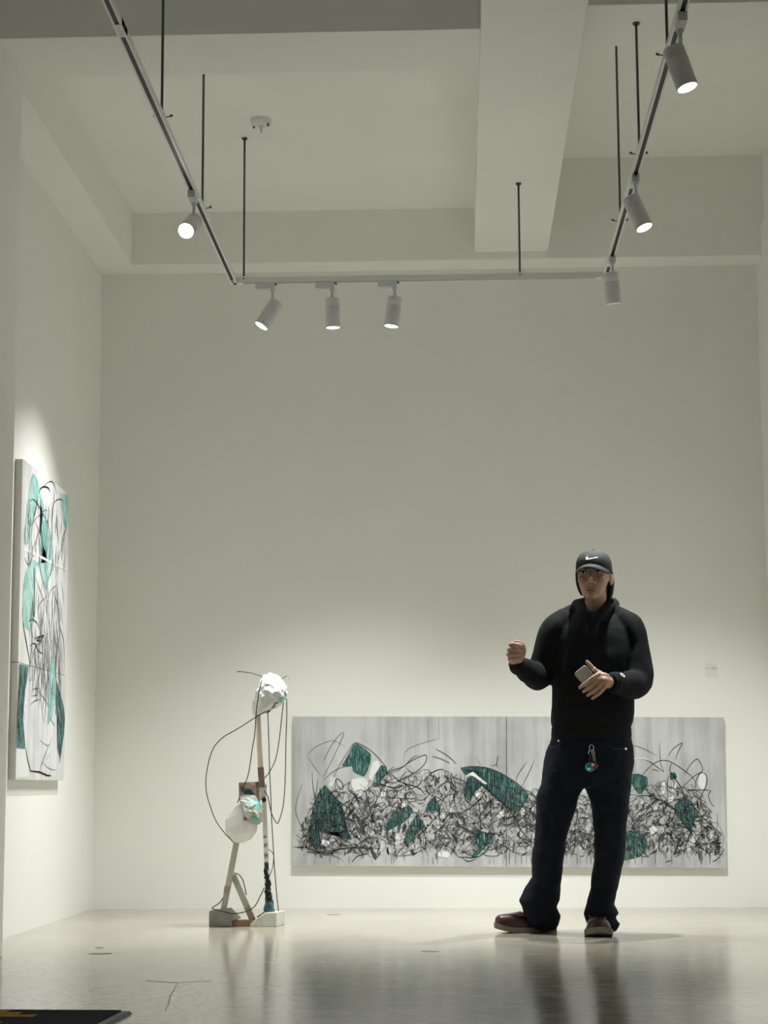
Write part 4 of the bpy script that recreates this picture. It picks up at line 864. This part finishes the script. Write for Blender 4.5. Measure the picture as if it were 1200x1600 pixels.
# ---- hoodie
def folds(amp, s, st=(1, 1, 1)):
    st = np.array(st)
    def f(co, no):
        out = co.copy()
        for i in range(len(co)):
            p = Vector(co[i]*st*s); v = noise.noise(p)+.5*noise.noise(p*2.1+Vector((3, 1, 7)))
            out[i] += no[i]*v*amp
        return out
    return f
bm = bmesh.new()
rings(bm, [bring(*r) for r in ((949, 897, 959, .065, .045, 2.2, 32), (955, 886, 970, .055, .065, 2.3, 32), (963, 874, 981, .042, .088, 2.3, 32), (972, 867, 987, .034, .101, 2.35, 32), (984, 863, 991, .024, .111, 2.4, 32), (1000, 863, 991, .014, .118, 2.45, 32), (1022, 863, 990, .006, .125, 2.5, 32), (1050, 863, 989, .0, .130, 2.5, 32), (1090, 861, 990, .0, .133, 2.5, 32), (1115, 860, 990.5, .0, .135, 2.5, 32), (1128, 860.5, 989, .0, .132, 2.5, 32), (1138, 863, 985, .0, .124, 2.5, 32))])
limb(bm, [(q(881, 972, .015), .066), (q(868, 985, .01), .074), (q(856, 1018, .01), .072), (q(844, 1054, .0), .070), (q(828, 1051, -.095), .058), (q(812, 1041, -.175), .047), (q(808, 1038, -.195), .042)], 24)
limb(bm, [(q(972, 972, .015), .066), (q(984, 985, .01), .074), (q(993, 1020, .0), .074), (q(997, 1064, -.045), .073), (q(980, 1070, -.14), .062), (q(963, 1067, -.215), .050), (q(958, 1066.5, -.232), .045)], 24)
# hood lying behind the neck, with lapels meeting at the throat
limb(bm, [(q(906, 949, .01), .026), (q(904, 947, .07), .034), (q(914, 947, .12), .042), (q(934, 946, .135), .045), (q(951, 946, .115), .042), (q(957, 946, .06), .034), (q(953, 948, .0), .026)], 18)
limb(bm, [(q(906, 946, .03), .026), (q(908, 953, -.03), .026), (q(915, 963, -.078), .026), (q(922, 974, -.092), .022), (q(924, 990, -.095), .02)], 16)
limb(bm, [(q(954, 945, .03), .027), (q(949, 951, -.03), .027), (q(938, 961, -.078), .027), (q(928, 972, -.094), .024), (q(924, 990, -.095), .02)], 16)
limb(bm, [(q(903, 957, .03), .045), (q(884, 968, .02), .055), (q(870, 982, .01), .064)], 20)
limb(bm, [(q(955, 957, .03), .045), (q(972, 968, .02), .055), (q(985, 982, .01), .064)], 20)
hood = baked('hoodie', bm, 0.005, 9, CLOTH, PE, folds(.007, 10, (1, 1, .6)))
bm = bmesh.new(); rings(bm, [bring(*r) for r in ((1132, 863.5, 985, 0, .122, 2.5, 40), (1140, 861.5, 986.5, 0, .125, 2.5, 40), (1151, 861, 987, 0, .124, 2.5, 40), (1154, 863, 985, 0, .12, 2.5, 40))]); bm_obj('waistband', bm, RIB, hood, smooth=True)
for pts in ([(q(811, 1040.5, -.178), .046), (q(806.5, 1037.2, -.207), .038)], [(q(961, 1067, -.222), .048), (q(953.5, 1066, -.250), .040)]):
    (p0, r0), (p1, r1) = pts; d = (p1-p0).normalized(); a, b = frame_from(d); bm = bmesh.new()
    rings(bm, [ell(p0+(p1-p0)*t, a*r, b*r, 28) for t, r in ((0, r0), (.35, r0*.99), (.7, r1*1.03), (1, r1), (1.08, r1*.93), (1.0, r1*.88))]); bm_obj('cuff', bm, RIB, hood, smooth=True)
ht = bvh(hood)
em = [(973+4.0*math.cos(t)*.9+1.2*math.sin(t), 1054.7+2.6*math.sin(t)+1.8*math.cos(t)) for t in [2*math.pi*i/14 for i in range(14)]]
tag(decal('sleeve_emblem', em, hood, WHITE_TH, hood, ht, .003), 'small white oval sleeve emblem')
decal('sleeve_emblem_mark', [(973+(x-973)*.45+.4, 1054.7+(y-1054.7)*.4) for x, y in em], hood, mat('emblem_navy', (0.02, 0.03, 0.08), 0.7), hood, ht, .004)
# ---- jeans
bm = bmesh.new()
rings(bm, [bring(*r) for r in ((1144, 864, 984, 0, .112, 2.5, 32), (1153, 861, 987, 0, .116, 2.5, 32), (1175, 853, 989.5, 0, .122, 2.4, 32), (1193, 850, 990.5, .0, .126, 2.4, 32), (1213, 847, 988.5, .0, .124, 2.4, 32), (1231, 846, 985, 0, .112, 2.4, 32))])
rings(bm, [bring(py, a, b, d, ry, 2.2, 26) for py, a, b, d, ry in ((1205, 849, 916, 0, .108), (1230, 843, 913, .0, .108), (1245, 839, 904, .005, .104), (1270, 837, 897, .01, .098), (1300, 837, 888, .02, .092), (1327, 832, 884, .03, .088), (1347, 829.5, 881, .04, .088), (1370, 832, 877, .055, .085), (1387, 820, 876, .07, .090), (1407, 811, 874, .085, .095), (1417, 816, 870, .095, .090), (1430, 820, 875, .105, .092), (1445, 830, 873, .12, .085), (1453, 838, 868, .125, .075))])
rings(bm, [bring(py, a, b, d, ry, 2.2, 26) for py, a, b, d, ry in ((1205, 912, 989, 0, .108), (1230, 914, 986, .0, .108), (1250, 922, 983, -.005, .104), (1280, 926.5, 980, -.01, .098), (1313, 927, 978, -.02, .092), (1333, 928, 977, -.025, .09), (1367, 926, 969.5, -.02, .085), (1393, 921, 963, -.01, .085), (1413, 916, 960, .0, .088), (1427, 910.5, 968, .005, .096), (1434, 913, 962, .01, .092), (1443, 917, 969, .015, .094), (1454, 924, 962, .02, .08))])
jeans = baked('jeans', bm, 0.0055, 2, DENIM, PE, folds(.006, 11, (1, 1, 1.2)))
jt = bvh(jeans)
def disc(px, py, r): return [(px+r*math.cos(2*math.pi*i/10), py+r*math.sin(2*math.pi*i/10)) for i in range(10)]
decal('rivet', disc(872.5, 1157.5, 1.7), jeans, METAL, jeans, jt, .002); decal('rivet', disc(978, 1170, 1.7), jeans, METAL, jeans, jt, .002)
STITCH = mat('blue_stitching', (0.03, 0.045, 0.075), 0.7)
def strip(name, pts, wd, o, m, tree, parent):
    P = [ (v.x, v.y) for v in spline([Vector((x, y, 0)) for x, y in pts], 5)]
    up_ = [(x, y-wd) for x, y in P]; dn = [(x, y+wd) for x, y in P][::-1]; return decal(name, up_+dn, o, m, parent, tree, .0015)
strip('pocket_stitching', [(856, 1166), (866, 1168), (874, 1163), (878, 1157)], .5, jeans, STITCH, jt, jeans); strip('pocket_stitching', [(945, 1160), (955, 1168), (968, 1170), (980, 1169)], .5, jeans, STITCH, jt, jeans)
# ---- shoes
def shoe(heel, direction, name_label, ws=1.0, Ls=1.0):
    d = Vector(direction).normalized(); s = Vector((0, 0, 1)).cross(d); heel = Vector(heel)
    T = lambda x, y, z: heel + d*x*Ls + s*y*ws + Vector((0, 0, z))
    rock = lambda x: .022*max(0, (x-.19)/.11)**2
    secs = [(0.0, .022, .085), (.008, .031, .098), (.03, .038, .102), (.07, .040, .100), (.11, .043, .100), (.15, .047, .096), (.19, .051, .091), (.225, .052, .087), (.255, .049, .080), (.278, .041, .070), (.292, .029, .058), (.299, .014, .046)]
    bm = bmesh.new(); rs = []
    for x, w_, h_ in secs:
        r = []
        for i in range(22):
            t = 2*math.pi*i/22; ct, st = math.cos(t), math.sin(t)
            zz = .018+rock(x) + ((h_-.018)*abs(st)**.75 if st > 0 else -.004*abs(st)); r.append(T(x, w_*math.copysign(abs(ct)**.8, ct)*(1 if st <= 0 else 1-.10*st), zz))
        rs.append(r)
    rings(bm, rs); o = bm_obj('shoe', bm, LEATHER, PE, smooth=True); tag(o, name_label)
    bm = bmesh.new(); rs = []
    for x, w_, h_ in [(-.006, .018, 0), (.004, .034, 0)] + [(a, b+.006, c) for a, b, c in secs[2:10]] + [(.293, .030, 0), (.304, .012, 0)]:
        z0 = rock(x); rs.append([T(x, y, z) for y, z in ((-w_, z0+.003), (-w_*.96, z0), (w_*.96, z0), (w_, z0+.003), (w_*1.02, z0+.025), (-w_*1.02, z0+.025))])
    rings(bm, rs); bm_obj('sole', bm, SOLE, o)
    bm = bmesh.new(); P = []
    for i in range(15):
        a = math.pi*(i/14-.5); P.append(T(.165+.095*math.cos(a), .034*math.sin(a), .092-.012*math.cos(a)))
    tube(bm, P, .0035, 8, 3); bm_obj('apron_seam', bm, LEATHER, o, smooth=True)
    for x in (.125, .150, .172):
        bm = bmesh.new(); h_ = .101-(x-.11)*.11; tube(bm, [T(x-.006, -.030, h_-.020), T(x, -.014, h_-.001), T(x+.002, 0, h_+.002), T(x, .014, h_-.001), T(x-.006, .030, h_-.020)], .0032, 8, 4); bm_obj('lace', bm, mat('brown_lace', (0.05, 0.025, 0.018), 0.7) if 'brown_lace' not in bpy.data.materials else bpy.data.materials['brown_lace'], o, smooth=True)
h1 = onz(867, 1456, 0); h1.z = 0
shoe(h1+Vector((.0, .02, 0)), (-.965, -.26, 0), 'oxblood moccasin shoe with pale sole turned to the side', 1.0, .985)
t1 = onz(940, 1465, 0); t1.z = 0
shoe(t1+Vector((-.005, .30, 0)), (-.01, -1, 0), 'oxblood moccasin shoe with pale sole pointing at the viewer', 1.14, 1.0)
# ---- finger ring
bm = bmesh.new(); c_ = q(927.6, 1045.7, -.268); ax_ = (q(922, 1039.5, -.266)-q(931, 1048.5, -.268)).normalized(); a, b = frame_from(ax_)
rings(bm, [ell(c_+ax_*t, a*r, b*r, 20) for t, r in ((-.0028, .0117), (-.0028, .0128), (.0028, .0128), (.0028, .0117))]); tag(bm_obj('ring', bm, METAL, PE, smooth=True), 'silver ring on the thumb')
# ------------------------------------------------------------------ phone in the hand
PH = mat('stone_grey_case', (0.42, 0.40, 0.36), 0.5, var=0.04, scale=12); PHD = mat('case_edge', (0.30, 0.29, 0.265), 0.5)
pc = q(913, 1056, -.258)
ax_u = (q(927, 1072, -.258)-q(905, 1045.5, -.258)).normalized(); nrm = Vector((0.05, -1, .05)); nrm = (nrm-ax_u*nrm.dot(ax_u)).normalized(); ax_v = nrm.cross(ax_u).normalized()
pc = q(905.3, 1045.3, -.258)+ax_u*.066
PHO = empty('phone', pc, 'grey phone held between thumb and fingers of the lowered hand', 'phone')
def rrect(L_, W2, r, off):
    out = []
    for cx, cy, a0 in ((L_-r, W2-r, 0), (-L_+r, W2-r, 90), (-L_+r, -W2+r, 180), (L_-r, -W2+r, 270)):
        for k in range(7):
            a = math.radians(a0+15*k); out.append(pc+ax_u*(cx+r*math.cos(a))+ax_v*(cy+r*math.sin(a))+nrm*off)
    return out
bm = bmesh.new(); rings(bm, [rrect(.064, .0325, .011, -.004), rrect(.066, .0345, .012, -.002), rrect(.066, .0345, .012, .002), rrect(.064, .0325, .011, .004)]); bm_obj('case', bm, PHD, PHO, smooth=False)
bm = bmesh.new(); rings(bm, [rrect(.062, .0305, .010, .0035), rrect(.0615, .030, .010, .0046)]); bm_obj('back_panel', bm, PH, PHO)
# ------------------------------------------------------------------ key charm hanging from the waist
zk = lambda x, y: (900+x/22.86, 1145+y/22.86)
kd = -.142
K = lambda x, y, d=0: q(*zk(x, y), kd+d)
KE = empty('key_charm', K(560, 1420), 'steel key clip with teal ball and red charm hanging at the jeans waist', 'key charm')
def loop(name, pts, r, m): bm = bmesh.new(); tube(bm, [K(*p) for p in pts], r, 8, 5); bm_obj(name, bm, m, KE, smooth=True)
loop('clip_ring', [(540,420),(490,480),(480,550),(510,620),(560,630),(610,600),(635,540),(610,460),(560,425),(540,420)], .0016, METAL)
loop('clip_hook', [(465,770),(445,700),(470,640),(515,620),(550,650),(570,720),(580,770)], .0018, METAL)
loop('clip_link', [(600,600),(640,680),(655,740),(575,745)], .0018, METAL)
loop('strap', [(520,780),(500,900),(490,1050)], .0030, mat('dark_strap', (0.04, 0.035, 0.03), 0.6)); loop('strap', [(600,745),(610,880),(630,1030)], .0032, mat('grey_strap', (0.20, 0.19, 0.18), 0.6)); loop('strap', [(640,760),(670,880),(690,1030)], .0026, mat('pale_strap', (0.32, 0.30, 0.27), 0.6))
bm = bmesh.new(); ellipsoid(bm, K(500, 1220, -.004), .024, .015, .024); bm_obj('teal_ball', bm, mat('teal_gloss', (0.01, 0.20, 0.19), 0.12, coat=0.6), KE, smooth=True)
bm = bmesh.new(); ellipsoid(bm, K(465, 1290, -.017), .009, .004, .0065, Matrix.Rotation(math.radians(-35), 3, 'Y')); bm_obj('aqua_patch', bm, mat('aqua_gloss', (0.30, 0.85, 0.85), 0.15), KE, smooth=True)
bm = bmesh.new(); dia = [K(690, 1045, -.008), K(810, 1180, -.008), K(660, 1340, -.008), K(530, 1190, -.008)]; rings(bm, [dia, [p+Vector((0, -.012, 0)) for p in dia]]); bm_obj('red_charm', bm, mat('red_enamel', (0.20, 0.035, 0.05), 0.3), KE, bevel=.003)
bm = bmesh.new(); ellipsoid(bm, K(600, 1140, -.022), .0075, .004, .0085); bm_obj('lilac_bead', bm, mat('lilac_bead', (0.45, 0.43, 0.62), 0.25), KE, smooth=True)
